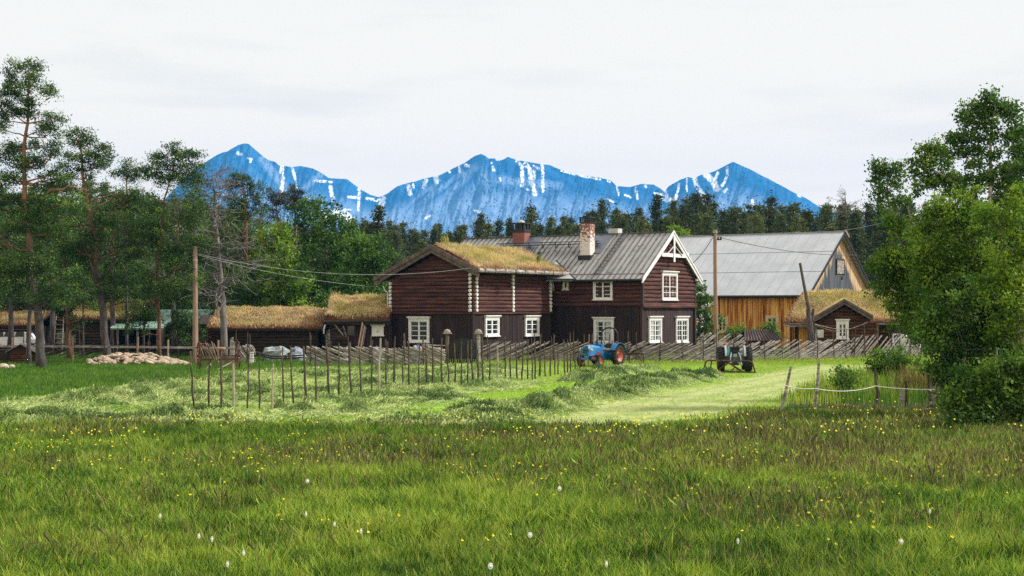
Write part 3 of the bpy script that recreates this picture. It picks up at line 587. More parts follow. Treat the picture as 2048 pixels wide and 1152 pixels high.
def ends(parent, axis_out, x, y, z0, z1, r=.115, step=.245, d=.16):
    m = MB(); z = z0+step/2
    while z < z1-.05:
        rr = r*random.uniform(.88, 1.08)
        pr = [(.001,-d),(rr*.8,-d),(rr,-d+.03),(rr,0)]
        n0 = len(m.v)
        if axis_out == 'y': m.lathe([(a, b) for a, b in pr], (x, y, z), 'y', 8)
        else: m.lathe([(a, b) for a, b in pr], (x, y, z), 'x', 8)
        for i in range(n0, len(m.v)): vx, vy, vz = m.v[i]; m.v[i] = (vx, vy, z+(vz-z)*1.05)
        z += step
    return m.build('white_log_ends', M['whiteend'], parent)

# ---- sod-roofed log house (left wing of the farmhouse)
B = Bld('sod_roof_house', 945, 88, 57, 'dark brown log house with white log ends and a dry grass sod roof', 'house'); E = B.e
WG, WL = 6.45, 9.3; zb_ = 2.90; slope = .44; RZ = 7.04; yr = 2.75
top = lambda t: RZ-.35-slope*np.abs(np.asarray(t)-yr)
m = MB(); m.box(.06, WL, .06, WG-.06, 0, 5.45); m.prism([(.06,.06,5.45),(.06,WG-.06,5.1),(.06,yr,6.6)], (WL-.1,0,0)); core = m.build('core_wall', M['darkwood'], E)
m = MB(); boards(m, 'y', 0, WG, 0, zb_, 0, .16); boards(m, 'x', 0, WL, 0, zb_, 0, .16); m.box(-.10,0.1,-.1,.1,0,zb_); m.build('board_wall', M['board'], E)
m = MB(); logs(m, 'y', -.02, WG+.02, zb_, 6.7, .02, .245, top=top); logs(m, 'x', -.02, WL, zb_, 5.5, .02, .245)
m.box(-.14,.02,-.1,WG+.1,zb_-.1,zb_); m.box(-.14,WL,-.14,.02,zb_-.1,zb_-.002); m.build('log_wall', M['log'], E)
ends(E, 'x', -.04, .10, zb_, 5.35); ends(E, 'x', -.04, WG-.12, zb_, 5.0)
t1 = B.at('x', 1023); t2 = B.at('x', 1098); ends(E, 'y', .28, -.04, zb_, 5.35); ends(E, 'y', t1, -.04, zb_, 5.35); ends(E, 'y', t2, -.04, zb_, 5.35)
y0r, y1r = -.85, 7.3; x0r, x1r = -.6, WL+.9
e0, e1 = RZ-slope*(yr-y0r), RZ-slope*(y1r-yr)
m = MB(); slab(m, (x0r,y0r,e0),(x1r,y0r,e0),(x1r,yr,RZ),(x0r,yr,RZ),.10); slab(m, (x1r,y1r,e1),(x0r,y1r,e1),(x0r,yr,RZ),(x1r,yr,RZ),.10); rf = m.build('roof_boards', M['darkwood'], E)
turf(rf, [((x1r-.05,y1r-.05,e1),(x0r+.5,y1r-.05,e1),(x0r+.5,yr+.1,RZ),(x1r-.05,yr+.1,RZ))], dens=120, th=.03, bump=.05, seed=3, hmin=.04, hmax=.10)
so = turf(rf, [((x0r+.12,y0r+.05,e0),(x1r-.05,y0r+.05,e0),(x1r-.05,yr,RZ),(x0r+.30,yr,RZ))], dens=170, th=.12, bump=.26, seed=4, hmax=.30)
x = np.full(60, x0r+1.5)+RNG.normal(0, .12, 60); blades('grass_tuft', x, np.full(60, yr)+RNG.normal(0, .12, 60), np.full(60, RZ+.25), RNG.uniform(.3, .6, 60), .02, RNG.uniform(0, .4, 60), M['sod'], .3, so)
m = MB()
for k, (dx, dz) in enumerate(((.0, .10), (.07, -.16))):     # two overlapping barge boards each side
    for (ya, za, yb, zb2) in ((y0r,e0,yr,RZ),(y1r,e1,yr,RZ)):
        m.prism([(x0r-.05+dx, ya, za+dz),(x0r-.05+dx, yb, zb2+dz),(x0r-.05+dx, yb, zb2+dz-.26),(x0r-.05+dx, ya, za+dz-.26)], (.06,0,0))
m.build('barge_board', M['barge'], rf)
m = MB(); m.tube([(x0r,y0r-.02,e0+.02),(x1r,y0r-.02,e0+.02)], .13, 8); 
for i in range(9): xx = x0r+.6+i*1.15; m.box(xx-.03,xx+.03,y0r-.18,y0r-.10,e0-.05,e0+.2)
m.build('eave_log', M['greywood'], rf)
for i in range(6): m = MB(); m.beam((x0r+.1, yr+(-1)**i*(.9+.75*(i//2)), RZ-.30-slope*(.9+.75*(i//2))), (.1, yr+(-1)**i*(.9+.75*(i//2)), RZ-.30-slope*(.9+.75*(i//2))), .16, .16); m.build('purlin', M['darkwood'], rf)
window(B, 'y', 819.5, 860, 633, 684, 2, 4, curtain=False); window(B, 'x', 968, 995.5, 630.5, 671.5, 2, 3); window(B, 'x', 1048, 1075.5, 630.5, 671, 2, 3)
m = MB(); m.box(-.06, .0, 2.95, 3.5, 5.70, 6.05); m.build('gable_hatch', M['cablog'], E)
m = MB(); m.tube([(-.1, WG+.12, 4.2), (-.1, WG+.12, 2.0)], .03, 6); m.tube([(-.1,WG+.5,4.6),(-.1,WG+.3,4.25),(-.1,WG+.12,4.2)], .035, 6); m.build('drain_pipe', M['white'], E)

# ---- main farmhouse
B = Bld('farmhouse', 1283, 93, 57, 'two-storey brown farmhouse with grey ribbed metal roof and white gable trim', 'house'); E = B.e
WG, WL = 7.75, 16.4; xr = WG/2; RZ = 8.27; sl = .72; zb_ = 3.27; LY = 8.6
top = lambda t: RZ-.12-sl*np.abs(np.asarray(t)-xr)
m = MB(); m.box(.06, WG-.06, .06, WL, 0, 5.3); m.prism([(.06,.06,5.3),(WG-.06,.06,5.3),(xr,.06,8.0)], (0,WL-.1,0)); m.build('core_wall', M['darkwood'], E)
m = MB(); boards(m, 'x', 0, WG, 0, zb_, 0, .15); m.build('gable_board_wall', M['board2'], E)
m = MB(); boards(m, 'y', 0, LY, 0, zb_, 0, .15); m.build('board_wall', M['board'], E)
m = MB(); logs(m, 'x', -.06, WG+.06, zb_, 8.1, -.02, .262, top=top); logs(m, 'y', -.06, LY, zb_, 5.42, -.02, .262)
m.tube([(-.1,-.12,zb_),(WG+.1,-.12,zb_)], .14, 8); m.build('log_wall', M['log'], E)
for a_ in ((-.16,.06,-.18,.04,zb_+.1,5.45),(WG-.06,WG+.10,-.18,.04,0,5.4),(-.12,.04,-.12,.04,0,zb_-.1)): MB().box(*a_).build('corner_board', M['board2'], E)
y0r, y1r = -.35, WL+.4; x0r, x1r = -.55, WG+.55; e0 = RZ-sl*(xr-x0r)
m = MB(); slab(m, (x0r,y1r,e0),(x0r,y0r,e0),(xr,y0r,RZ),(xr,y1r,RZ),.09); slab(m, (x1r,y0r,e0),(x1r,y1r,e0),(xr,y1r,RZ),(xr,y0r,RZ),.09); rf = m.build('roof', M['metalroof'], E)
m = MB(); ribs(m, (x0r,y1r,e0),(x0r,y0r+.05,e0),(xr,y0r+.05,RZ),(xr,y1r,RZ), .42, .045, .05); m.beam((xr,y0r,RZ+.05),(xr,y1r,RZ+.05),.22,.05); m.build('roof_ribs', M['rib'], rf)
m = MB(); m.tube([(x0r-.07,y1r,e0-.10),(x0r-.07,y0r,e0-.10)], .075, 8); m.build('gutter', M['blackmetal'], rf)
m = MB(); m.box(x0r+.45,x0r+.60,y0r+.6,LY+.6,e0-.02+.12,e0+.24-.02); m.build('soffit_board', M['white'], rf)
m = MB()
for xa in (x0r-.05, x1r+.05):
    m.prism([(xa,y0r-.05,e0-.02),(xr,y0r-.05,RZ+.07),(xr,y0r-.05,RZ-.27),(xa,y0r-.05,e0-.30)], (0,.07,0))
    m.prism([(xa,y0r-.10,e0+.06),(xr,y0r-.10,RZ+.13),(xr,y0r-.10,RZ+.02),(xa,y0r-.10,e0-.07)], (0,.05,0))
zz = RZ-1.55; m.box(xr-1.75,xr+1.75,y0r-.09,y0r-.03,zz-.12,zz+.12); m.box(xr-.11,xr+.11,y0r-.13,y0r-.092,zz-.45,RZ-.2)
m.beam((xr-1.2,y0r-.115,zz),(xr-.1,y0r-.115,zz+.6),.03,.07,(0,1,0)); m.beam((xr+1.2,y0r-.115,zz),(xr+.1,y0r-.115,zz+.6),.03,.07,(0,1,0))
m.build('white_gable_trim', M['white'], rf)
for a_ in ((-.4,-.12,-.33,-.15,5.0,5.2),(WG-.1,WG+.4,-.33,-.2,5.05,5.2),(WG*.78,WG*.78+.3,-.35,-.15,6.75,6.95)): MB().box(*a_).build('bracket', M['white'], E)
window(B, 'x', 1321.5, 1352, 542, 599.5, 4, 4, off=-.06); window(B, 'x', 1295.5, 1320.5, 632, 684, 4, 4, curtain=True); window(B, 'x', 1349.5, 1373.5, 632, 684, 4, 4)
window(B, 'y', 1188, 1226.5, 558.5, 599, 2, 3, crown=False, off=-.06, curtain=True); window(B, 'y', 1189, 1228.5, 634, 685, 2, 4, curtain=True)
window(B, 'y', 1127, 1138.5, 561, 579, 1, 1, crown=False, off=-.06, cw=.1); window(B, 'y', 1101, 1109, 561, 579, 1, 1, crown=False, off=-.06, cw=.1)
# chimneys
def roofz(x): return RZ-sl*abs(x-xr)
def rpoint(px, x):    # y so that a column at local x shows in photo column px
    o = B.O+B.ux*x; k = (px-1024)/F; return (k*o.y-o.x)/(B.uy.x-k*B.uy.y)
def zat(py, x, y): p = B.O+B.ux*x+B.uy*y; return H-(py-YH)/F*p.y
x = 1.75; y = rpoint(1175, x); zt = zat(446, x, y); m = MB(); z0 = roofz(x)-.6; m.box(-.34,.34,-.38,.38,0,zt-z0); ch = m.build('whitewashed_chimney', M['brickw'], rf); ch.location = (x,y,z0)
m = MB(); h_ = zt-z0; m.box(-.42,.42,-.46,.46,h_,h_+.05); m.box(-.40,.40,-.44,.44,h_+.32,h_+.40); m.box(-.25,.25,-.25,.25,h_+.40,h_+.5)
for a in (-.36,-.18,0,.18,.36):
    for b_ in (-.40,.40): m.box(a-.02,a+.02,b_-.02,b_+.02,h_+.05,h_+.32); m.box(b_*.9-.02,b_*.9+.02,a-.02,a+.02,h_+.05,h_+.32)
m.build('chimney_cap', M['blackmetal'], ch)
m = MB(); m.box(-.46,.46,-.50,.50,0.0,.62); m.build('chimney_flashing', M['blackmetal'], ch)
x = xr-.4; y = rpoint(1043, x); zt = zat(462, x, y); m = MB(); z0 = roofz(x)-1; m.box(-.40,.40,-.50,.50,0,zt-z0); ch = m.build('brick_chimney', M['brick'], rf); ch.location = (x,y,z0)
m = MB(); h_ = zt-z0; m.box(-.43,.43,-.53,.53,h_-.12,h_+.12); m.box(-.43,.43,-.53,.53,h_+.50,h_+.58)
for a in (-.40,0,.40):
    for b_ in (-.48,-.16,.16,.48): m.box(a*1-.04,a+.04,b_-.05,b_+.05,h_+.12,h_+.50)
m.build('chimney_cap', M['blackmetal'], ch); m = MB(); m.lathe([(.24,h_+.58),(.22,h_+.70),(.08,h_+.76),(.001,h_+.77)], (0,0,0), 'z', 10); m.build('chimney_cowl', M['paleconc'], ch)
x = xr+.5; y = rpoint(1230.5, x); zt = zat(457.5, x, y); m = MB(); m.box(x-.3,x+.3,y-.38,y+.38,RZ-1,zt); m.build('pale_chimney', M['paleconc'], rf)
# flashing sheets, walkway rail and ladder on the roof
def rq(m, xa, xb, ya, yb, lift=.02, th=.02): m.prism([(xa,ya,roofz(xa)+lift),(xb,ya,roofz(xb)+lift),(xb,yb,roofz(xb)+lift),(xa,yb,roofz(xa)+lift)], (0,0,th))
yc = rpoint(1175, 2.5); m = MB(); rq(m, 1.9, xr-.05, yc-1.35, yc+.2, .055); m.build('flashing_sheet', M['slatemetal'], rf); yc2 = rpoint(1043, xr-.3); m = MB(); rq(m, 1.9, xr-.05, yc2-1.7, yc2+.9, .055); m.build('flashing_sheet', M['slatemetal'], rf)
m = MB(); ya, yb = rpoint(1200, 2.9), rpoint(1062, 2.9); xx = 2.75; zz = roofz(xx)
m.beam((xx-.25,ya-.2,zz+.14),(xx-.25,yb+2.5,zz+.14),.30,.05); m.tube([(xx-.40,ya-.2,zz+.30),(xx-.40,yb+2.5,zz+.30)], .03, 5)
for i in range(8): yy = ya+(yb+2-ya)*i/7; m.beam((xx-.4,yy,zz-.1),(xx-.4,yy,zz+.32),.05,.05); m.beam((xx-.3,yy,zz-.1),(xx-.1,yy,zz+.14),.04,.04)
m.build('roof_walkway', M['blackmetal'], rf)
m = MB(); lt = rpoint(1232, xr-.2); lb = rpoint(1176, x0r+.4)
yl = rpoint(1200, 1.6)
for dy in (0, .38): m.beam((x0r+.3,yl-.9+dy,roofz(x0r+.3)+.10),(xr-.1,yl-.9+dy,roofz(xr-.1)+.10),.05,.05)
for i in range(14): xx = x0r+.4+i*.31; m.beam((xx,yl-.9,roofz(xx)+.10),(xx,yl-.52,roofz(xx)+.10),.04,.04)
m.build('roof_ladder', M['rib'], rf)
m = MB(); m.tube([(WG+.62,-.5,5.1),(WG+1.05,-.5,5.1)], .04, 5); m.tube([(WG+.85,-.5,5.1),(WG+.85,-.5,.0)], .025, 5); m.build('drain_pipe', M['blackmetal'], E)
# small hipped porch roof between the two wings
x0_, y0_ = -1.5, rpoint(1120, -.9)
m = MB(); a = (x0r-.02, rpoint(1152, x0r), e0-.02); b_ = (xr-2.6, rpoint(1112, xr-2.6), roofz(xr-2.6)+.03); c = (-2.0, rpoint(1092, -2.0), e0-.02+.0)
m.addv([a, b_, c, (a[0],a[1],a[2]-.1),(c[0],c[1],c[2]-.1)], [(0,1,2),(0,2,4,3)]); q = m.build('valley_roof', M['metalroof'], rf)
m = MB(); m.tube([a, c], .07, 6); m.tube([b_, a], .05, 6); m.build('valley_gutter', M['blackmetal'], q)

# ---- barn
B = Bld('barn', 1609, 112, 57, 'large barn with pale metal roof, orange board wall and grey weathered gable', 'barn'); E = B.e
WG, WL = 15.3, 27; xr = WG/2; RZ = 9.5; sl = .655; x0r, x1r, y0r, y1r = -.45, WG+.5, -.5, WL
e0 = RZ-sl*(xr-x0r); top = lambda t: RZ-.15-sl*np.abs(np.asarray(t)-xr)
m = MB(); m.box(.06,WG-.06,.06,WL,0,4.3); m.prism([(.06,.06,4.3),(WG-.06,.06,4.3),(xr,.06,9.0)], (0,WL-.1,0)); m.build('core_wall', M['darkwood'], E)
m = MB(); boards(m, 'y', 0, WL-.2, 0, 4.4, 0, .22); m.build('orange_board_wall', M['orange'], E)
m = MB(); boards(m, 'x', 0, WG, 0, 9.5, 0, .24, top=top); m.build('gable_board_wall', M['gable'], E)
m = MB(); m.box(-.05,WG-.1,-.16,-.05,4.05,4.2); m.build('gable_rail', M['greywood'], E)
m = MB(); slab(m, (x0r,y1r,e0),(x0r,y0r,e0),(xr,y0r,RZ),(xr,y1r,RZ),.10); slab(m, (x1r,y0r,e0),(x1r,y1r,e0),(xr,y1r,RZ),(xr,y0r,RZ),.10); rf = m.build('roof', M['barnroof'], E)
m = MB(); ribs(m, (x0r,y1r,e0),(x0r,y0r+.05,e0),(xr,y0r+.05,RZ),(xr,y1r,RZ), .92, .03, .012)
for f in (.36, .68): m.beam((x0r+(xr-x0r)*f,y0r,e0+(RZ-e0)*f+.012),(x0r+(xr-x0r)*f,y1r,e0+(RZ-e0)*f+.006),.04,.012)
m.beam((xr,y0r,RZ+.03),(xr,y1r,RZ+.03),.2,.05); m.build('roof_seams', M['barnseam'], rf)
m = MB(); m.tube([(x0r-.08,y0r,e0-.12),(x0r-.08,y1r,e0-.12)], .09, 8); m.build('gutter', M['blackmetal'], rf)
m = MB()
for xa in (x0r, x1r): m.prism([(xa,y0r-.04,e0-.02),(xr,y0r-.04,RZ+.0),(xr,y0r-.04,RZ-.30),(xa,y0r-.04,e0-.32)], (0,.07,0))
m.build('barge_board', M['blackmetal'], rf)
m = MB(); m.beam((xr,y0r-.08,RZ+.1),(xr+.9,y0r-.08,RZ-.42),.06,.2); m.build('ridge_end_board', M['pole'], rf)
t0, z1 = B.at('x', 1673, 520, -.06); t1_, z0 = B.at('x', 1687, 548, -.06); m = MB(); m.box(t0,t1_,-.12,-.05,z0,z1); hd = m.build('hay_door', M['greywood'], E)
m = MB(); m.box(t0-.12,t0,-.14,-.05,z0-.1,z1+.1); m.box(t1_,t1_+.12,-.14,-.05,z0-.1,z1+.1); m.box(t0,t1_,-.14,-.05,z1,z1+.12); m.build('door_frame', M['darkwood'], hd)
t0, z1 = B.at('x', 1684, 556, -.06); m = MB(); m.lathe([(.16,0),(.16,-.05),(.001,-.05)], (t0,-.05,z1), 'y', 10); m.build('owl_hole', M['blackmetal'], E)
window(B, 'y', 1532, 1558, 631, 663, 2, 3, crown=False, case='cream', cw=.2); window(B, 'y', 1434, 1457, 633, 665, 2, 3, crown=False, case='cream', cw=.2)

# ---- cabin with porch gable
B = Bld('log_cabin', 1590, 98, -12, 'small log cabin with sod roof and a porch gable beside the barn', 'cabin'); E = B.e
X1 = B.at('x', 1792); RZ = 3.2+27/F*102; sl = .46; yr = 3.4; y0r = -.75; e0 = RZ-sl*(yr-y0r)-.15
m = MB(); m.box(0,X1,.05,6.6,0,2.35); m.build('core_wall', M['darkwood'], E)
pc0, pc1 = B.at('x', 1638, off=-1.7), B.at('x', 1752, off=-1.7); xm = B.at('x', 1689, off=-2.3)
m = MB(); logs(m, 'x', pc1, X1, 0, 2.4, 0, .2); m.build('log_wall', M['cablog'], E)
m = MB(); boards(m, 'x', .25, B.at('x', 1622), 0, 2.35, -.02, .16); boards(m, 'x', B.at('x', 1622), B.at('x', 1643), 0, .75, -.02, .14); m.build('yellow_board_wall', M['yellow'], E)
m = MB(); boards(m, 'x', -.35, .25, 0, 2.25, -.04, .1, gap=.03); m.build('dark_corner_boards', M['cablog'], E)
window(B, 'x', 1623, 1641, 646, 682, 2, 3, crown=False, cw=.12, off=-.05)
PZ = H+(YH-602)/F*95.6; psl = .60; pe0, pe1 = B.at('x', 1626, off=-2.3), B.at('x', 1746, off=-2.3)
ptop = lambda t: PZ-.2-psl*np.abs(np.asarray(t)-xm)
pf = MB(); logs(pf, 'x', pc0, pc1, 0, 3.3, -1.7, .2, top=ptop); pf.box(pc0+.05,pc1-.05,-1.62,-.0,0,2.3); pf.build('porch_log_wall', M['cablog'], E)
m = MB(); m.tube([(pc0,-1.75,0),(pc0,-1.75,2.3)], .12, 8); m.tube([(pc1,-1.75,0),(pc1,-1.75,2.2)], .12, 8); m.build('corner_post', M['cablog'], E)
window(B, 'x', 1672.5, 1697.5, 638, 677, 2, 3, crown=True, cw=.17, off=-1.75, proud=.12)
zl, zr = PZ-psl*(xm-pe0), PZ-psl*(pe1-xm); yb = 3.0
m = MB(); slab(m, (pe0,yb,zl),(pe0,-2.3,zl),(xm,-2.3,PZ),(xm,yb,PZ),.12); slab(m, (pe1,-2.3,zr),(pe1,yb,zr),(xm,yb,PZ),(xm,-2.3,PZ),.12); pr = m.build('porch_roof', M['darkwood'], E)
turf(pr, [((pe0,yb,zl),(pe0,-2.25,zl),(xm,-2.25,PZ),(xm,yb,PZ)), ((pe1,-2.25,zr),(pe1,yb,zr),(xm,yb,PZ),(xm,-2.25,PZ))], dens=150, th=.08, bump=.10, seed=12, hmax=.2)
m = MB()
for xa, za in ((pe0,zl),(pe1,zr)):
    m.prism([(xa,-2.38,za+.16),(xm,-2.38,PZ+.16),(xm,-2.38,PZ-.02),(xa,-2.38,za-.02)], (0,.07,0)); m.prism([(xa,-2.32,za-.04),(xm,-2.32,PZ-.04),(xm,-2.32,PZ-.24),(xa,-2.32,za-.24)], (0,.06,0))
m.build('barge_board', M['barge'], pr)
ra, rb = -.75, X1+.4
m = MB(); slab(m, (ra,y0r,e0),(rb,y0r,e0),(rb,yr,RZ),(ra+1.2,yr,RZ),.12); slab(m, (rb,yr*2+.7,e0),(ra+.6,yr*2+.7,e0),(ra+1.2,yr,RZ),(rb,yr,RZ),.12); rf = m.build('roof_boards', M['darkwood'], E)
turf(rf, [((ra,y0r,e0),(rb,y0r,e0),(rb,yr,RZ),(ra+1.2,yr,RZ)), ((rb,yr*2+.7,e0),(ra+.6,yr*2+.7,e0),(ra+1.2,yr,RZ),(rb,yr,RZ))], dens=170, th=.10, bump=.25, seed=6, hmax=.30)
m = MB()
for k in range(3): m.beam((ra,y0r-.03,e0-.02-k*.09),(B.at('x',1650),y0r-.03,e0-.02-k*.09-.02*k),.06,.05)
m.beam((pe1-.4,y0r-.05,e0-.03),(rb,y0r-.05,e0-.0),.08,.1); m.build('eave_board', M['greywood'], rf)
xx = B.at('x', 1777, off=3.4); m = MB(); m.box(xx-.42,xx+.42,3.1,3.9,RZ-.8,RZ+.55); ch = m.build('pale_chimney', M['paleconc'], rf)
m = MB(); m.box(xx-.5,xx+.5,3.0,4.0,RZ+.62,RZ+.67); m.lathe([(.18,RZ+.67),(.15,RZ+.78),(.001,RZ+.82)], (xx,3.5,0), 'z', 8)
for a in (-.35,.35): m.box(xx+a-.04,xx+a+.04,3.1,3.2,RZ+.55,RZ+.62)
m.build('chimney_cap', M['blackmetal'], ch)

# ---- low sod-roofed log byre, and the lean-to beside the house
B = Bld('log_byre', 632, 92, 0, 'long low log byre with tan sod roof and white barge board', 'outbuilding'); E = B.e
XL = B.at('x', 432); RZ = 2.98; yr = 2.6; y0r = -.55; e0 = H-44/F*91.5; 
m = MB(); m.box(XL,0,.05,5.2,0,1.75); m.prism([(0-.02,.1,1.7),(0-.02,5.1,1.7),(-.02,yr,2.8)], (XL+.05,0,0)); m.build('core_wall', M['darkwood'], E)
m = MB(); logs(m, 'x', XL, .15, 0, 1.85, 0, .2); tp = lambda t: 2.85-.43*np.abs(np.asarray(t)-yr)
for i in range(13):
    zc = .1+i*.2; hw = min(2.6, (2.9-zc)/.43)
    if hw > .2: m.tube([(.02,yr-hw,zc),(.02,yr+hw,zc)], .12, 8)
m.build('log_wall', M['oldlog'], E)
x0r, x1r = XL-.5, .55
m = MB(); slab(m, (x0r,y0r,e0),(x1r,y0r,e0),(x1r,yr,RZ),(x0r,yr,RZ),.1); slab(m, (x1r,5.8,e0),(x0r,5.8,e0),(x0r,yr,RZ),(x1r,yr,RZ),.1); rf = m.build('roof_boards', M['darkwood'], E)
turf(rf, [((x0r,y0r,e0),(x1r-.1,y0r,e0),(x1r-.1,yr,RZ),(x0r,yr,RZ)), ((x1r-.1,5.8,e0),(x0r,5.8,e0),(x0r,yr,RZ),(x1r-.1,yr,RZ))], dens=170, th=.10, bump=.28, seed=8, hmax=.28, tb=.12, reddish=.2)
m = MB(); m.prism([(x1r,y0r-.15,e0+.02),(x1r,yr,RZ+.28),(x1r,yr,RZ-.02),(x1r,y0r-.15,e0-.28)], (.09,0,0)); m.prism([(x1r,5.9,e0+.02),(x1r,yr,RZ+.28),(x1r,yr,RZ-.02),(x1r,5.9,e0-.28)], (.09,0,0)); m.build('barge_board', M['white'], rf)
B = Bld('sod_lean_to', 660, 90.5, 0, 'low brown outbuilding with a shaggy golden sod roof joined to the log house', 'outbuilding'); E = B.e
X1 = B.at('x', 783); RZ = 3.55; yr = 2.8; y0r = -.6; e0 = H-28/F*90
m = MB(); m.box(0,X1,.05,5.4,0,2.0); m.build('core_wall', M['darkwood'], E)
m = MB(); boards(m, 'x', 1.15, X1, 0, 2.2, 0, .17); m.build('board_wall', M['board'], E); m = MB(); logs(m, 'x', 0, 1.12, 0, 2.1, -.02, .2); m.build('log_wall', M['oldlog'], E)
m = MB(); slab(m, (-.25,y0r,e0),(X1-.05,y0r,e0),(X1-.05,yr,RZ),(-.25,yr,RZ),.12); slab(m, (X1-.05,6,e0),(-.25,6,e0),(-.25,yr,RZ),(X1-.05,yr,RZ),.12); rf = m.build('roof_boards', M['darkwood'], E)
turf(rf, [((-.25,y0r,e0),(X1-.1,y0r,e0),(X1-.1,yr,RZ),(-.25,yr,RZ)), ((X1-.1,6,e0),(-.25,6,e0),(-.25,yr,RZ),(X1-.1,yr,RZ))], dens=220, th=.2, bump=.7, seed=15, hmin=.12, hmax=.42, tb=.05, reddish=.2)
m = MB(); m.tube([(-.3,y0r-.08,e0-.02),(X1-.02,y0r-.08,e0+.05)], .09, 8); m.beam((-.3,y0r,e0-.15),(X1,y0r,e0-.1),.05,.1); m.build('eave_log', M['darkwood'], rf)
window(B, 'x', 744, 767.5, 649, 670.5, 1, 1, crown=True, cw=.26, case='white')
m = MB(); t, z = B.at('x', 690, 655); m.box(t-.8,t+.6,-.06,-.03,z-.5,z+.1); m.build('dark_window', M['glass'], E)
m = MB(); m.beam((t-.6,-.5,z+.2),(t-.1,-.1,z-.5),.08,.08); m.beam((t-.05,-.5,z+.1),(t+.1,-.1,z-.6),.07,.07); m.build('brace', M['greywood'], E)

# ---- sheds among the pines
def shed(name, px0, px1, D, eave_py, ridge_py, dep, wallm, roofm, label, sodq=None, over=.5, base=0, open_=None, wallfun='boards', deg=0):
    B = Bld(name, px0, D, deg, label, 'shed'); E = B.e; X1 = B.at('x', px1); e0 = H-(eave_py-YH)/F*(D-over); yr = dep/2; RZ = H-(ridge_py-YH)/F*(D+yr)
    m = MB(); m.box(0,X1,.06,dep,0,e0-.05) if open_ is None else (m.box(0,X1,dep-.1,dep,0,e0-.05), m.box(0,.1,.06,dep,0,e0-.05), m.box(X1-.1,X1,.06,dep,0,e0-.05)); m.build('core_wall', M['darkwood'], E)
    m = MB()
    if open_ is None:
        (boards if wallfun == 'boards' else logs)(m, 'x', 0, X1, 0, e0-.02, 0, .2)
    else:
        for t in np.linspace(.1, X1-.1, open_): m.box(t-.07,t+.07,-.02,.12,0,e0)
    m.build('front_wall' if open_ is None else 'post_row', M[wallm], E)
    m = MB(); slab(m, (-over,-over,e0),(X1+over,-over,e0),(X1+over,yr,RZ),(-over,yr,RZ),.1); slab(m, (X1+over,dep+over,e0),(-over,dep+over,e0),(-over,yr,RZ),(X1+over,yr,RZ),.1); rf = m.build('roof', M[roofm], E)
    if sodq is not None: turf(rf, [((-over,-over,e0),(X1+over,-over,e0),(X1+over,yr,RZ),(-over,yr,RZ)), ((X1+over,dep+over,e0),(-over,dep+over,e0),(-over,yr,RZ),(X1+over,yr,RZ))], dens=120, th=.10, bump=.25, seed=int(D), tb=sodq, reddish=.1)
    else: m = MB(); ribs(m, (-over,-over,e0),(X1+over,-over,e0),(X1+over,yr,RZ),(-over,yr,RZ), .5, .03, .03); m.build('roof_ribs', M[roofm], rf)
    return B
shed('log_shed', 152, 262, 101, 641, 607, 6, 'oldlog', 'darkwood', 'dark log shed with a yellow-green sod roof behind the second big pine', sodq=-.2, wallfun='logs')
shed('open_shed', 232, 318, 99.5, 656, 643, 3.2, 'greywood', 'greenroof', 'open-fronted dark shed under a low green metal roof among the pines', open_=3, over=.3)
shed('green_roof_shed', 318, 398, 102, 646, 619, 5.5, 'board', 'greenroof', 'dark board shed with a pale green metal roof left of the utility pole')
b = shed('red_shed', 401, 431, 96, 648, 630, 4, 'redwall', 'darkwood', 'small red-brown shed behind the utility pole and the hay rake', over=.3)
shed('brown_outhouse', -60, 62, 106, 652, 628, 6, 'redwall', 'darkwood', 'brown outbuilding with a rusty sod roof at the left edge', sodq=.15)
# kennel
B = Bld('dog_kennel', 20, 82, 8, 'small orange-brown log kennel with a grey board roof under the pines', 'kennel'); E = B.e
m = MB(); logs(m, 'x', 0, 1.25, 0, .72, 0, .12); m.box(0,1.25,.03,1.4,0,.7); m.prism([(.0,.0,.72),(1.25,.0,.72),(.62,.0,1.0)], (0,1.3,0)); m.box(1.18,1.27,0,1.4,0,.7); m.build('log_wall', M['cablog'], E)
m = MB(); slab(m, (-.2,1.6,.66),(-.2,-.25,.66),(.62,-.25,1.12),(.62,1.6,1.12),.05); slab(m, (1.5,-.25,.62),(1.5,1.6,.62),(.62,1.6,1.12),(.62,-.25,1.12),.05); m.build('roof', M['greywood'], E)
m = MB(); m.box(-1.9,-.05,.3,1.5,0,.75); o = m.build('concrete_box', M['oldlog'], None); o.location = gp(20, 82); o.rotation_euler = (0,0,math.radians(8)); tag(o, 'low grey box standing left of the small kennel', 'box')
# little roof over the well
B = Bld('well_house', 1492, 97, 12, 'small well house under a brown ribbed metal roof behind the slanted fence', 'well house'); E = B.e
m = MB(); m.box(.2,2.1,.2,1.7,0,1.15); m.build('board_wall', M['board2'], E)
m = MB(); q1 = ((-.15,-.1,.98),(2.5,-.1,.98),(2.25,.95,1.66),(.25,.95,1.66)); slab(m, *q1, .06); slab(m, (2.5,2.0,.98),(-.15,2.0,.98),(.25,.95,1.66),(2.25,.95,1.66), .06); rf = m.build('roof', M['brownroof'], E)
m = MB(); ribs(m, *q1, .22, .05, .05); m.build('roof_ribs', M['blackmetal'], rf)

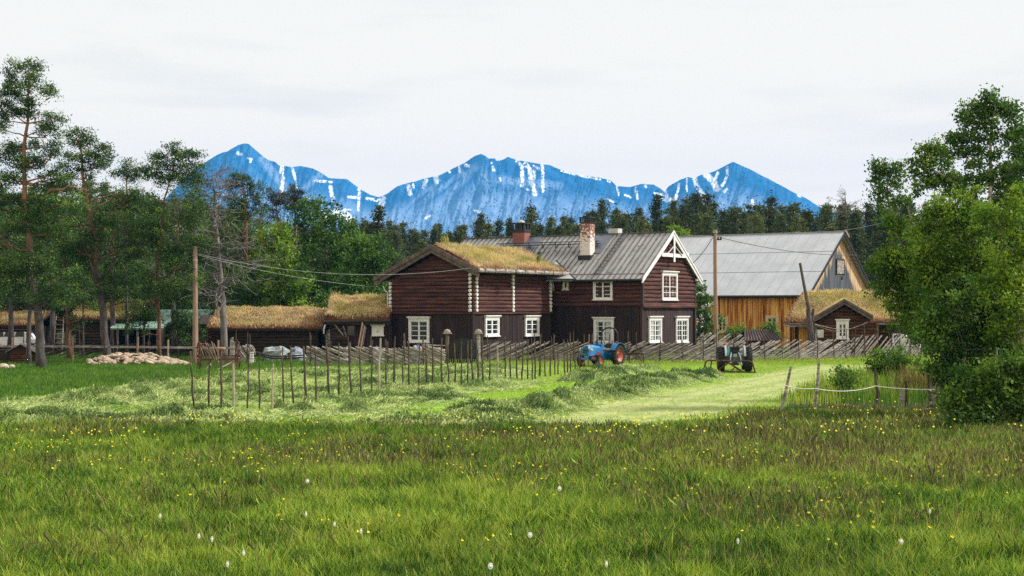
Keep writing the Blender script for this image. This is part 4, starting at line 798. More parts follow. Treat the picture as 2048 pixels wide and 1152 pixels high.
# ---------------------------------------------------------------- fences, poles, wires
def stake_mesh(h, r, seed, bend=.02, tip=.7):
    rr = random.Random(seed); m = MB(); n = 5; pts = [(rr.uniform(-bend, bend)*(i > 0)*h, rr.uniform(-bend, bend)*(i > 0)*h, h*i/n) for i in range(n+1)]
    m.tube(pts, [r*(1-(1-tip)*i/n)*rr.uniform(.9, 1.1) for i in range(n+1)], 7); return m
STK = [(382,702,388,833),(417,692,419,833),(442,700,444,833),(466,728,467,824),(497,704,495,820),(519,706,518,823),(546,727,543,826),(566,694,567,816),(582,692,587,816),(606,693,612,808),(630,696,632,809),(655,696,658,800),(678,686,679,801),(699,685,702,797),(718,697,723,799),(745,680,743,789),(761,676,757,789),(771,678,773,780),(790,673,788,779),(807,681,805,781),(817,681,818,783),
 (838.5,684,838.5,784),(851,684,854,781),(865,677,866,780),(884,676,883,780),(894,690,899,780),(909,687,911,779),(923,683,923,776),(936,681,936,777),(943,679,945,774),(955,700,957,770),(964,674,966,772),(979,682,980,770),(995,690,995,768),(1010,673,1011,762),(1021,688,1021,761),(1031,688,1035,762),(1045.5,686,1044,762),(1056,679,1055,762),(1064,690,1065,761),(1071,686,1070,760),(1081.5,668,1079,756),(1089,682,1091,756),(1101,692,1101,754.5),(1109,670,1110,752),(1115,685,1116,750),(1127,679,1130,749),(1135,678,1135,747),(1140,665,1141,745.5),(1147,677,1150.5,744),(1155,678,1160,738)]
for i, (xt, yt, xb, yb) in enumerate(STK):
    D = dg(yb-1.5); b = gp(xb, D); b.z = float(gh(b.x, b.y))-.05; t = pt(xt, yt, D)+Vector((0, random.uniform(-.12, .12), 0)); d = t-b
    m = MB(); n = 5; r = random.uniform(.030, .048); jit = [Vector((random.uniform(-.02,.02), random.uniform(-.02,.02), 0))*(0 < k < n) for k in range(n+1)]
    m.tube([d*k/n+jit[k] for k in range(n+1)], [r*(1-.3*k/n)*random.uniform(.9,1.1) for k in range(n+1)], 7)
    pale = i in (3, 6, 16, 33); o = m.build('bare_stake', M['stakepale' if pale else 'stake']); o.location = b
    tag(o, 'pale peeled stake in the open row of stakes across the mown field' if pale else ('thick dark stake nearest the camera at the left end of the open row' if i == 0 else 'thin dark bark-covered stake in the open row across the mown field'), 'stake', 'bare stakes across the field')
m = MB(); m.tube([(0,0,0),(.0,0,.85)], .03, 6); m.tube([(-.28,.05,.1),(.02,.02,.52)], .025, 6); m.tube([(.0,-.05,.45),(.16,0,.78)], .025, 6); o = m.build('crossed_sticks', M['stakepale']); o.location = gp(1175, 76.5)
tag(o, 'pale crossed sticks leaning together in front of the blue tractor', 'sticks')
o = stake_mesh(1.75, .035, 5).build('bare_stake', M['pole']); o.location = gp(1177, 77); tag(o, 'yellowish stake standing by the crossed sticks in front of the blue tractor', 'stake', 'bare stakes across the field')
o = stake_mesh(1.75, .035, 6).build('bare_stake', M['stake']); o.location = gp(1168.5, 77.5); tag(o, 'dark stake just left of the yellowish one at the blue tractor', 'stake', 'bare stakes across the field')

def skigard(poly, sgn, height, label, slen=2.4, step=.23, stk=1.15, seed=1, hs=(1.25, 1.95), mat='greywood', wd=.092, rise=None):
    """slanted round-pole fence: leaning split rails held between pairs of stakes"""
    rr = random.Random(seed); pts = [Vector((p.x, p.y, 0)) for p in poly]; seg = [(pts[i+1]-pts[i]).length for i in range(len(pts)-1)]; tot = sum(seg)
    def at(s):
        s = max(0, min(tot-.001, s))
        for i, l in enumerate(seg):
            if s <= l: return pts[i].lerp(pts[i+1], s/l), (pts[i+1]-pts[i]).normalized()
            s -= l
        return pts[-1], (pts[-1]-pts[-2]).normalized()
    E = tag(empty('slanted_fence', pts[0]), label, 'fence')
    m = MB(); s = -slen*.7
    while s < tot-.15:
        l = slen*rr.uniform(.85, 1.12); a = max(0, s); b_ = min(tot, s+l); 
        if b_-a > .3:
            za = height*(a-s)/l+.04; zb = height*(b_-s)/l*rr.uniform(.92, 1.06)+.04
            pa, _ = at(a); pb, _ = at(b_); n_ = Vector((rr.uniform(-.05,.05), rr.uniform(-.09,.09), 0))
            if sgn < 0: za, zb = height*(1-(a-s)/l)*rr.uniform(.92,1.06)+.04, height*(1-(b_-s)/l)+.04
            g0 = float(gh(pa.x, pa.y)); A = pa-pts[0]+n_; Bv = pb-pts[0]+n_; A.z = za+g0; Bv.z = zb+g0
            mid = A.lerp(Bv, .5)+Vector((0,0,rr.uniform(-.04,.04))); w_ = wd*rr.uniform(.7, 1.25); m.tube([A, mid, Bv], [w_*.5, w_*.55, w_*.42], 5)
        s += step*rr.uniform(.8, 1.2)
    m.build('slanting_rails', M[mat], E)
    s = .3; k = 0
    while s < tot and k < 98:
        p, d = at(s); nrm = Vector((-d.y, d.x, 0))
        for sd_ in (-1, 1):
            h_ = rr.uniform(*hs); q = p-pts[0]+nrm*sd_*.11+d*rr.uniform(-.06,.06); q.z = float(gh(p.x, p.y))-.05
            o = MB(); lean = Vector((rr.uniform(-.05,.05), rr.uniform(-.05,.05), 1)); r = rr.uniform(.026,.042)
            o.tube([q, q+lean*h_*.5, q+lean*h_+Vector((rr.uniform(-.03,.03),0,0))], [r, r*.9, r*.65], 6); o.build('stake', M['stake'], E); k += 1
        s += stk*rr.uniform(.75, 1.25)
    return E
skigard([gp(612,79.5), gp(700,78.5), gp(800,78), gp(890,77.5)], -1, .98, 'slanted pole fence with rails falling to the right, left of the arched gate', seed=3)
skigard([gp(964,84), gp(1060,84.5), gp(1158,84), gp(1262,84.5)], 1, 1.1, 'slanted pole fence with rising rails between the arched gate and the blue tractor', seed=4)
skigard([gp(1262,84.3), gp(1340,84), gp(1400,84.5), gp(1520,86.5)], 1, 1.1, 'slanted pole fence with rising rails between the two tractors and the well house', seed=5)
skigard([gp(1520,86.5), gp(1610,88), gp(1700,90)], 1, 1.12, 'slanted pole fence with dark stakes in front of the log cabin', seed=6)
skigard([gp(1700,90), gp(1760,91.5), gp(1840,94)], 1, 1.35, 'steeper pale slanted fence at the right end beside the birches', seed=7, slen=1.7, step=.26, hs=(1.4, 2.3))
skigard([gp(1395,88.5), gp(1450,89.5), gp(1490,90)], 1, 1.5, 'short pale stretch of slanted fence behind the grey tractor', seed=8)
skigard([gp(40,92), gp(200,92.5), gp(440,91.5)], 1, .85, 'dark slanted pole fence in the shade before the sheds', seed=9, mat='darkwood', step=.5, hs=(1.1, 2.2), stk=1.9)
skigard([gp(470,84), gp(510,82)], -1, .95, 'short weathered slanted fence right of the hay rake', seed=10, step=.2, slen=1.6)
# pole gate lying low, white stacked post
E = tag(empty('pole_gate', gp(510,82)), 'low sagging pole gate between the white post and the fence', 'gate')
for k, (za, zb, zm) in enumerate(((.62,.50,.40),(.50,.38,.28))):
    a = gp(512,82)-gp(510,82); b_ = gp(606,80.5)-gp(510,82); m = MB(); m.tube([a+Vector((0,0,za)), a.lerp(b_,.35)+Vector((0,0,zm)), a.lerp(b_,.7)+Vector((0,0,zm+.03)), b_+Vector((0,0,zb))], [.05,.045,.05,.04], 6); m.build('gate_pole', M['darkwood'], E)
E = tag(empty('white_slatted_post', gp(503,81)), 'short white post of stacked boards at the end of the pole gate', 'post')
m = MB()
for z0, z1 in ((0,.26),(.30,.42),(.46,.57),(.61,.70)): m.box(-.11,.11,-.07,.07,z0,z1)
m.build('white_block', M['white'], E); m = MB(); m.box(-.13,.13,-.09,.09,.70,.74); m.box(-.03,.03,-.03,.03,0,.7); m.build('dark_core', M['darkwood'], E)
# arched gate with two capped posts
for px, lab in ((894.5, 'left gate post with a round stone cap'), (957, 'right gate post with a round stone cap, paler')):
    D = 80; E = tag(empty('gate_post', gp(px, D)), lab, 'post', 'capped gate posts'); m = MB(); m.tube([(0,0,0),(0,0,1.72)], [.11,.10], 8); m.build('post', M['greywood'] if px > 900 else M['barge'], E)
    m = MB(); m.box(-.25,.25,-.25,.25,1.72,1.77); cp = m.build('cap_slab', M['greywood'], E); m = MB(); m.lathe([(.19,1.78),(.19,1.86),(.13,1.95),(.001,1.99)], (0,0,0), 'z', 10); m.build('cap_stone', M['greywood'], cp, smooth=True)
E = tag(empty('arched_gate', gp(926, 80)), 'dark picket gate with an arched top between the two capped posts', 'gate'); m = MB()
for i in range(14): x = -.78+i*.12; m.box(x-.045,x+.045,-.02,.02,.05,1.12+.36*math.cos(x/.78*1.45))
m.build('pickets', M['blackmetal'], E); m = MB(); m.box(-.8,.8,.02,.06,.3,.4); m.box(-.8,.8,.02,.06,.85,.95); m.build('cross_rail', M['blackmetal'], E)
# horizontal rail fence on the left
E = tag(empty('rail_fence', gp(0, 85)), 'single grey horizontal rail on posts crossing in front of the pines', 'fence'); o0 = gp(0,85); m = MB(); zr = H-78/F*83
pts = [gp(px, D)-o0+Vector((0,0,zr+dz)) for px, D, dz in ((-40,84,0),(150,83,.0),(280,82.5,-.02),(400,81,-.02),(478,80.5,-.01))]
for a, b_ in zip(pts[:-1], pts[1:]): m.beam(a, b_, .05, .13)
m.build('rail', M['greywood'], E)
for px, h_ in ((24,1.45),(145,1.5),(275,1.5),(336,1.35),(436,1.35)): D = float(np.interp(px, [-40,150,280,400,478],[84,83,82.5,81,80.5])); m = MB(); p = gp(px, D-.1)-o0; m.tube([p, p+Vector((.02,0,h_))], [.065,.055], 7); m.build('post', M['pole' if px != 336 else 'stakepale'], E)
# rope fence on the right
RP = [(1582,733,1558,826,42.5),(1638,722,1628,828,43),(1750,738,1757,818,45),(1812,762,1812,816,46),(1857,752,1861,832,44)]
E = tag(empty('rope_fence', gp(1558, 42.5)), 'weathered stakes strung with a white rope at the edge of the meadow', 'fence'); o0 = gp(1558, 42.5); tops = []
for i, (xt, yt, xb, yb, D) in enumerate(RP):
    b_ = gp(xb, D); b_.z = float(gh(b_.x, b_.y))-.1; t = pt(xt, yt, D); m = MB(); r = (.055,.055,.058,.052,.058)[i]
    m.tube([b_-o0, b_.lerp(t,.5)-o0+Vector((.015,0,0)), t-o0], [r, r*.9, r*.7], 7); m.build('stake', M['greywood'] if i < 2 else M['stake'], E)
def rope(a, b_, sag, r, name, mat, parent=None, n=14):
    a, b_ = Vector(a), Vector(b_); pts = [a.lerp(b_, k/n)-Vector((0,0,sag*4*(k/n)*(1-k/n))) for k in range(n+1)]; m = MB(); m.tube(pts, r, 5); return m.build(name, M[mat], parent)
R = [pt(1569,770.5,42.3)-o0, pt(1631,777,42.8)-o0, pt(1751,772,44.8)-o0, pt(1858,779,43.8)-o0, pt(1885,779,43.5)-o0]
for k in range(4): rope(R[k], R[k+1], (.05,.12,.03,.0)[k], .012, 'rope', 'rope', E)
rope(R[3]+Vector((0,0,0)), pt(1882,785,43.3)-o0, .05, .014, 'rope', 'rope', E)
m = MB(); m.box(-.06,.06,-.06,.06,0,.45); o = m.build('marker_post', M['greywood']); o.location = gp(1804, 45.5, .1); tag(o, 'short grey square block beside the rope fence stake', 'post')
m = MB(); m.beam(pt(1832,826,42)-gp(1832,42), pt(1895,815,42)-gp(1832,42), .06, .14); o = m.build('lying_plank', M['greywood']); o.location = gp(1832, 42); tag(o, 'grey plank lying in the grass under the birches', 'plank')
m = MB(); rr = np.random.default_rng(4)
for k in range(5): m.rock((k*.05-.1, rr.uniform(-.05,.05), .1+.15*k), (.12,.12,.12), rr)
o = m.build('broken_stump', M['birch']); o.location = gp(1874, 43.5, .15); tag(o, 'pale broken stump half hidden by the birch foliage', 'stump')

# utility poles and wires
pL = gp(391, 82); E = tag(empty('utility_pole', pL), 'reddish wooden utility pole among the pines on the left', 'pole', 'utility poles'); hL = H+(YH-496)/F*82
m = MB(); m.tube([(0,0,0),(-.02,0,hL*.7),(-.02,0,hL)], [.17,.14,.13], 10); m.build('shaft', M['pole'], E); m = MB(); m.lathe([(.16,hL),(.16,hL+.08),(.001,hL+.1)], (-.02,0,0), 'z', 10); m.lathe([(.145,hL-.75),(.15,hL-.70),(.14,hL-.68)], (-.02,0,0), 'z', 10); m.build('pole_cap', M['greywood'], E)
pR = gp(1433, 90); E = tag(empty('utility_pole', pR), 'tall tan utility pole between the farmhouse and the barn', 'pole', 'utility poles'); hR = H+(YH-463)/F*90
m = MB(); m.tube([(.0,0,0),(-.08,0,hR*.6),(-.10,0,hR)], [.15,.12,.11], 10); m.build('shaft', M['pole'], E); m = MB(); m.lathe([(.15,hR-.1),(.16,hR+.08),(.001,hR+.1)], (-.10,0,0), 'z', 10); m.build('pole_cap', M['greywood'], E)
m = MB(); m.box(-.12,.32,-.05,.05,hR-.55,hR-.47); m.box(-.3,.0,-.05,.05,hR-.28,hR-.2)
for x, z in ((.1,-.42),(.28,-.42),(-.28,-.16)): m.lathe([(.03,hR+z-.08),(.06,hR+z),(.04,hR+z+.08),(.001,hR+z+.1)], (x,0,0), 'z', 8)
m.build('insulator_bracket', M['blackmetal'], E)
def wire(a, b_, sag, r, mat, label, n=20):
    m = MB(); d = Vector(b_)-Vector(a); m.tube([d*k/n-Vector((0,0,sag*4*(k/n)*(1-k/n))) for k in range(n+1)], r, 5); o = m.build('overhead_wire', M[mat]); o.location = a; tag(o, label, 'wire', 'overhead wires'); return o
wire(pt(396,508,82), pt(942,536,86.5), .75, .013, 'wire', 'upper pale wire from the left utility pole to the sod-roofed house')
wire(pt(396,510,82), pt(756,574,92), .28, .011, 'wire', 'lower pale wire from the left utility pole to the house eave')
wire(pt(394,507,82), pt(300,520,110), .3, .012, 'wire', 'thin wire leading back from the left utility pole')
wire(pt(1425,476,90), pt(1386,526,93), .12, .022, 'darkwire', 'dark wire dropping from the right pole to the farmhouse gable')
wire(pt(1436,474,90), pt(1716,510,112), .35, .020, 'darkwire', 'dark wire sagging from the right pole across the barn roof')
wire(pt(1590,464,119), pt(1860,416,96), .55, .017, 'wire', 'pale wire rising from the barn ridge to the birches')
wire(pt(1437,478,90), pt(1610,470,119), .5, .012, 'wire', 'faint thin wire from the right pole along the barn ridge')
# forked post with a long leaning pole
E = tag(empty('well_sweep', gp(1624, 93)), 'dark forked post carrying a long slanting well-sweep pole', 'well sweep'); o0 = gp(1624,93)
m = MB(); m.tube([(0,0,0), pt(1619,640,93)-o0, pt(1616,618,93)-o0], [.24,.19,.13], 8); m.tube([pt(1624,640,93)-o0, pt(1627,617,93)-o0], [.15,.08], 7); m.build('forked_post', M['bark'], E)
m = MB(); m.tube([pt(1624,690,92.6)-o0, pt(1617,615,92.6)-o0, pt(1610,580,92.6)-o0, pt(1600,526,92.6)-o0], [.17,.13,.10,.085], 8); m.build('sweep_pole', M['bark'], E)
m = MB(); m.box(.25,.65,-.5,-.3,1.25,1.75); m.build('meter_box', M['paleconc'], E)
E = tag(empty('clothes_rope', gp(1625, 93)), 'drooping pale ropes hanging before the cabin window', 'rope'); o0 = gp(1625,93)
rope(pt(1626,647,93)-o0, pt(1690,660,93)-o0, .06, .022, 'rope_strand', 'greywood', E); rope(pt(1630,649,93)-o0, pt(1680,663,93)-o0, .1, .02, 'rope_strand', 'greywood', E); rope(pt(1690,660,93)-o0, pt(1736,644,93)-o0, .05, .022, 'rope_strand', 'greywood', E)

# ---------------------------------------------------------------- stone heap, woodpile, tarpaulins, odds and ends
rr = np.random.default_rng(9); hp0 = gp(270, 80.5)
def moundz(px): return np.interp(px, [165,200,240,275,310,335,360,385], [0,.32,.5,.58,.5,.28,.1,0])
m = MB(); cxs = np.linspace(172, 372, 26)
for i in range(len(cxs)-1):
    for (d0, f0), (d1, f1) in (((79.6,0),(80.2,.7)),((80.2,.7),(81,1)),((81,1),(82.2,0))):
        q = []
        for px, D, f in ((cxs[i],d0,f0),(cxs[i+1],d0,f0),(cxs[i+1],d1,f1),(cxs[i],d1,f1)): p = gp(px, D)-hp0; p.z = float(moundz(px))*f*.8; q.append(p)
        m.addv(q, [(0,1,2,3)])
o = m.build('rubble_mound', M['soil']); o.location = hp0; tag(o, kind='structure')
protos = []
for k in range(9):
    m = MB(); m.rock((0,0,0), (rr.uniform(.18,.34), rr.uniform(.16,.26), rr.uniform(.11,.19)), rr); protos.append(m)
pm_ = []
for k in range(150):
    px = rr.uniform(172, 378) if k > 20 else rr.uniform(215, 320); f = rr.random(); D = 79.4+f*1.7; z = float(moundz(px))*min(1, f*1.35)
    if k < 9: o = protos[k].build('fieldstone', M['stone'], smooth=False); pm_.append(o)
    else: o = pm_[k % 9].copy(); C.objects.link(o)
    o.location = gp(px, D, z*.85+.04); o.rotation_euler = (rr.uniform(-.4,.4), rr.uniform(-.4,.4), rr.uniform(0,6.28)); s = rr.uniform(.4, 1.0)+.25*(k % 7 == 0); o.scale = (s,s,s*.9)
    tag(o, 'rounded pale fieldstone lying in the long low heap before the pines', 'stone', 'stones of the heap')
for px, D, s, lb in ((6,74.5,1.3,'larger pale stone on the lawn at the left edge'),(23,75,.8,'smaller pale stone on the lawn beside the larger one')):
    o = pm_[2].copy(); C.objects.link(o); o.location = gp(px, D, .08); o.scale = (s,s,s); tag(o, lb, 'stone', 'pale stones on the lawn')
for px0, px1, top_, D, mat, lb in ((528,576,693,86,'tarp','pale grey-green tarpaulin over a heap before the byre'),(578,610,694,85.5,'tarpblue','blue-grey wrapped bale beside the tarpaulin heap'),(686,700,694,83,'tarpblue','pale bag standing behind the left slanted fence'),(742,766,694,83,'tarpblue','pale covered heap behind the fence near the lean-to window'),(820,850,691,82,'tarpblue','dark blue sheet over the end of the woodpile')):
    w_ = (px1-px0)/F*D/2; h_ = H-(top_-YH)/F*D; m = MB(); q = np.random.default_rng(int(px0)); nu, nv = 12, 6
    for j in range(nv+1):
        for i in range(nu):
            a = 2*math.pi*i/nu; ph = math.pi/2*j/nv; k = 1+.14*q.normal()
            lop = .35*math.cos(a) if px0 == 528 else 0
            m.v.append((w_*math.cos(ph)**.7*k*math.cos(a)+lop*w_*math.sin(ph), .7*math.cos(ph)**.7*k*math.sin(a), h_*math.sin(ph)*(1+.06*q.normal())))
    for j in range(nv):
        for i in range(nu): m.f.append((j*nu+i, j*nu+(i+1)%nu, (j+1)*nu+(i+1)%nu, (j+1)*nu+i))
    o = m.build('tarpaulin' if 'tarp' in lb else 'covered_heap', M[mat]); o.location = gp((px0+px1)/2, D); tag(o, lb, 'cover')
E = tag(empty('woodpile', gp(868, 81.5)), 'stacked firewood pile between the fence and the left gate post', 'woodpile'); q = np.random.default_rng(3); m = MB(); 
for i in range(9):
    for j in range(7):
        x = -.62+i*.16+(j%2)*.08; z = .08+j*.135; r = q.uniform(.055,.08)
        if j == 6 and i > 6: continue
        m.tube([(x,-.3+q.uniform(-.05,.05),z),(x,.3,z)], r, 5)
m.build('split_logs', M['firewood'], E); m = MB()
for k in range(5): m.beam((-.7,-.2+.12*k,1.02+.02*k),(.7,-.2+.12*k,1.0+.02*q.random()),.11,.03)
m.build('cover_boards', M['greywood'], E)
E = tag(empty('leaning_poles', gp(722, 85.5)), 'bundle of rough poles leaning against the lean-to wall', 'poles')
for k in range(4): m = MB(); m.tube([(-.25+k*.08,-.6,0),(.05+k*.07,.3,2.3-.1*k)], .035, 6); m.build('rough_pole', M['stake' if k % 2 else 'pole'], E)
E = tag(empty('wooden_ladder', gp(115, 95)), 'grey wooden ladder leaning in the dark shed entrance', 'ladder'); m = MB(); m.beam((-.3,0,0),(-.25,.5,2.6),.06,.06); m.beam((.3,0,0),(.25,.5,2.6),.06,.06)
m.build('side_rail', M['greywood'], E); m = MB()
for k in range(8): t = (k+.7)/8.5; m.beam((-.28,.5*t,2.6*t),(.28,.5*t,2.6*t),.04,.04)
m.build('rungs', M['greywood'], E)
o = MB().box(-.5,.5,-.3,.3,0,.35)
m = MB(); 
for k in range(4): m.prism([(-.55,-.4,.62+k*.09),(.5,-.4,.46+k*.10),(.5,.4,.46+k*.10),(-.55,.4,.62+k*.09)], (0,0,.07))
m.box(-.5,-.42,-.35,.35,0,.62); m.box(.36,.44,-.35,.35,0,.5); o = m.build('board_stack', M['orangep']); o.data.materials[0] = M['cablog']; o.location = gp(409, 87, .1); tag(o, 'stack of orange-brown boards behind the hay rake', 'boards')
# pale household clutter right of the cabin
for px, w_, h_, z0, mat, lb, D in ((1806,.28,1.05,0,'white','white plastic drum standing behind the fence right of the cabin',95.5),(1817,.22,.9,0,'white','narrower white container beside the white drum',95.5),(1829,.4,.6,0,'paleconc','low pale crate under the birch leaves',95)):
    m = MB(); m.lathe([(.001,0),(w_*.92,0),(w_,.08),(w_,h_*.33),(w_*.95,h_*.35),(w_,h_*.38),(w_,h_-.08),(w_*.9,h_),(.001,h_)], (0,0,z0), 'z', 14); o = m.build('white_drum' if h_ > .8 else 'pale_tub', M[mat], smooth=False); o.location = gp(px, D, .35); tag(o, lb, 'container')
    m2 = MB(); m2.box(-w_,w_,-w_,w_,-.35,0); m2.build('base', M['greywood'], o)
m = MB(); m.beam((0,0,0),(-.25,0,1.45),.05,.09); m.beam((.55,0,0),(.3,0,1.45),.05,.09); m.beam((-.25,0,1.42),(.3,0,1.42),.05,.09); m.beam((0,0,.05),(.55,0,.05),.05,.09); o = m.build('empty_frame', M['white']); o.location = gp(1792, 94.5); tag(o, 'leaning white empty window frame behind the fence', 'frame')

# ---------------------------------------------------------------- vehicles
def wheel(parent, x, y, r, wdt, rr_, rimmat, lugs=18, side=1, label=None):
    m = MB(); h = wdt/2
    m.lathe([(.001,side*h*.35),(.09,side*h*.40),(.10,side*h*.62),(.12,side*h*.62),(.13,side*h*.2),(rr_*.55,side*h*.1),(rr_*.85,side*h*.55),(rr_,side*h*.85),(rr_,-side*h*.85),(rr_*.8,-side*h*.5),(rr_*.5,-side*h*.0),(.001,-side*h*.05)], (0,0,0), 'y', 20)
    for k in range(6): a = math.pi*k/3; m.lathe([(.022,side*h*.3),(.022,side*h*.5),(.001,side*h*.5)], (.2*rr_/.4*math.cos(a)*.6, 0, .2*rr_/.4*math.sin(a)*.6), 'y', 6)
    wl = m.build('wheel', M[rimmat], parent, smooth=False, label=label); wl.location = (x,y,r)
    m = MB(); m.lathe([(rr_,-h*.8),(rr_+.03,-h*.95),(r*.84,-h),(r*.92,-h*.8),(r*.96,-h*.35),(r*.965,0),(r*.96,h*.35),(r*.92,h*.8),(r*.84,h),(rr_+.03,h*.95),(rr_,h*.8)], (0,0,0), 'y', 32)
    for k in range(lugs):
        for s_ in (-1, 1):
            a = 2*math.pi*(k+(.5 if s_ > 0 else 0))/lugs; a2 = a+.16; R0, R1 = r*.93, r*1.0
            p0 = Vector((R1*.93*math.cos(a), s_*h*.96, R1*.93*math.sin(a))); p1 = Vector((R1*math.cos(a2), s_*.01, R1*math.sin(a2))); m.beam(p0, p1, .05*r/.6, .05*r/.6, (math.cos(a),0,math.sin(a)))
    m.build('tyre', M['rubber'], wl); return wl
def tractor(name, px, D, deg, label, paint, rim, fend, scale=1.0, seatm='tan', blue=True):
    E = tag(empty(name, gp(px, D), math.radians(deg)), label, 'tractor', 'old tractors'); E.scale = (scale,)*3
    # origin under the rear axle; +x forward
    for s_ in (1, -1): wheel(E, 0, s_*.66, .59, .30 if blue else .34, .36, rim, 20, s_); wheel(E, 1.85, s_*.60, .33, .16, .20, rim, 14, s_)
    m = MB(); sec = [(.95,.20,.72,1.06),(1.25,.21,.70,1.13),(1.8,.22,.62,1.16),(2.2,.22,.58,1.14),(2.32,.19,.60,1.10)]
    for i, (x, w_, z0, z1) in enumerate(sec): m.v += [(x,-w_,z0),(x,-w_,z1-.12),(x,-w_*.72,z1),(x,w_*.72,z1),(x,w_,z1-.12),(x,w_,z0)]
    for i in range(len(sec)-1):
        for k in range(6): m.f.append((i*6+k,i*6+(k+1)%6,(i+1)*6+(k+1)%6,(i+1)*6+k))
    n = len(m.v)-6; m.f += [tuple(range(6)), tuple(n+k for k in reversed(range(6)))]
    bd = m.build('bonnet', M[paint], E)
    m = MB()
    for k in range(9): z = .66+k*.045; m.box(2.325,2.345,-.15,.15,z,z+.02)
    m.build('grille', M['blackmetal'], bd); m = MB(); m.beam((1.7,0,1.17),(2.25,0,1.16),.25,.015,(0,0,1)); m.build('badge_panel', M['palep'], bd)
    m = MB(); m.box(1.0,1.95,-.15,.15,.38,.72); m.box(1.15,1.45,.15,.24,.55,.82); m.box(1.2,1.7,-.22,-.15,.5,.75); m.tube([(1.2,.22,.6),(1.6,.22,.65)], .05, 6); m.build('engine', M['redp'] if blue else M['greyp'], E)
    m = MB(); m.box(-.25,1.0,-.19,.19,.38,.80); m.lathe([(.20,-.48),(.20,.48)], (0,0,.59), 'y', 12); m.lathe([(.30,-.2),(.30,.2)], (-.02,0,.60), 'y', 12); m.box(-.35,-.2,-.14,.14,.45,.78); m.build('gearbox', M[paint], E)
    m = MB(); m.beam((1.85,-.55,.40),(1.85,.55,.40),.09,.09); m.box(1.78,1.95,-.12,.12,.40,.62)
    for s_ in (1,-1): m.beam((1.85,s_*.5,.40),(1.0,s_*.3,.5),.05,.05)
    m.build('front_axle', M[paint], E)
    for s_ in (1,-1):
        m = MB(); pts = []; wi = .17 if blue else .045; yo = s_*(.66 if blue else .46)
        for k in range(11): a = math.radians(165-k*14); pts.append((.66*math.cos(a), .59+.66*math.sin(a)))
        for i in range(len(pts)-1):
            (xa, za), (xb, zb) = pts[i], pts[i+1]; m.prism([(xa,yo-wi,za),(xb,yo-wi,zb),(xb,yo+wi,zb),(xa,yo+wi,za)], (-.012*xa,0,.014))
        inner = [(x,yo-s_*wi,z) for x, z in pts]+[(.3,yo-s_*wi,.75),(-.4,yo-s_*wi,.75)]; m.prism(inner, (0,s_*.012,0)); fd = m.build('fender', M[fend], E)
        m = MB(); m.lathe([(.001,0),(.05,.0),(.06,.04),(.001,.07)], (.12,yo,1.30), 'x', 10); m.box(.09,.12,yo-.02,yo+.02,1.22,1.30); m.build('lamp', M['orangep'], fd)
    m = MB(); m.box(-.18,.22,-.23,.23,.86,.95); st = m.build('seat', M[seatm], E); m = MB(); m.box(-.26,-.18,-.22,.22,.93,1.22); m.build('backrest', M['blackmetal'], st); m = MB(); m.box(-.05,.05,-.04,.04,.78,.86); m.build('seat_post', M['blackmetal'], st)
    m = MB(); ring = [(.62+.06*math.sin(a), .19*math.cos(a), 1.28+.18*math.sin(a)) for a in np.linspace(0, 2*math.pi, 17)]; m.tube(ring, .016, 5, False); m.tube([(.62,-.19,1.28),(.62,.19,1.28)], .012, 5); sw = m.build('steering_wheel', M['blackmetal'], E)
    m = MB(); m.tube([(.62,0,1.28),(.98,0,1.0)], .022, 6); m.build('steering_column', M['blackmetal'], sw)
    m = MB(); m.box(.80,1.0,-.2,.2,.95,1.18); m.build('dashboard', M[paint], E)
    if not blue:
        m = MB(); m.lathe([(.001,-.05),(.14,-.04),(.24,.02),(.26,.06),(.24,.05),(.001,-.02)], (-.1,0,1.08), 'z', 14); m.build('seat_pan', M['blackmetal'], st)
        m = MB()
        for s_ in (1,-1): m.beam((-.28,s_*.17,.92),(-.62,s_*.24,.70),.05,.06); m.beam((-.62,s_*.24,.72),(-.72,s_*.26,.42),.04,.04); m.beam((-.2,s_*.1,.5),(-.80,s_*.30,.36),.05,.05)
        m.box(-.38,-.30,-.10,.10,.72,.86); m.tube([(-.25,.25,.9),(-.2,.30,1.2)], .02, 5); m.build('lift_arms', M['palep'], E)
    for s_ in (1,-1): m = MB(); m.lathe([(.001,0),(.09,.0),(.10,.06),(.06,.13),(.001,.15)], (2.25,s_*.33,.92), 'x', 12); m.beam((2.3,s_*.20,.9),(2.3,s_*.33,.9),.03,.03); m.build('headlight', M['palep'], E)
    return E
tb = tractor('blue_tractor', 1215, 78.3, -124, 'blue vintage tractor with orange-red wheels and a roll bar', 'bluep', 'orangep', 'bluep', 1.0)
m = MB(); m.tube([(1.35,.13,1.1),(1.35,.13,1.45)], .05, 8); m.tube([(1.35,.13,1.45),(1.35,.13,1.70)], .025, 6); m.build('exhaust_pipe', M['blackmetal'], tb)
m = MB(); m.tube([(1.55,-.05,1.14),(1.55,-.05,1.36)], .07, 8); m.build('air_filter', M['blackmetal'], tb)
m = MB(); hp = [(-.22,-.52,.75),(-.22,-.52,1.5),(-.22,-.50,1.82)]+[(-.22,-.42*math.cos(t),1.88+.2*math.sin(t)) for t in np.linspace(.15, math.pi-.15, 9)]+[(-.22,.50,1.82),(-.22,.52,1.5),(-.22,.52,.75)]; m.tube(hp, .042, 8); m.build('roll_bar', M['blackmetal'], tb)
m = MB(); m.box(.55,.95,-.35,.0,1.05,1.18); m.lathe([(.12,1.15),(.14,1.25),(.001,1.32)], (1.05,-.05,0), 'z', 8); m.build('fuel_tank', M['bluep'], tb)
m = MB()
for s_ in (-1,1): m.beam((2.42,s_*.22,.45),(2.42,s_*.22,1.0),.04,.04)
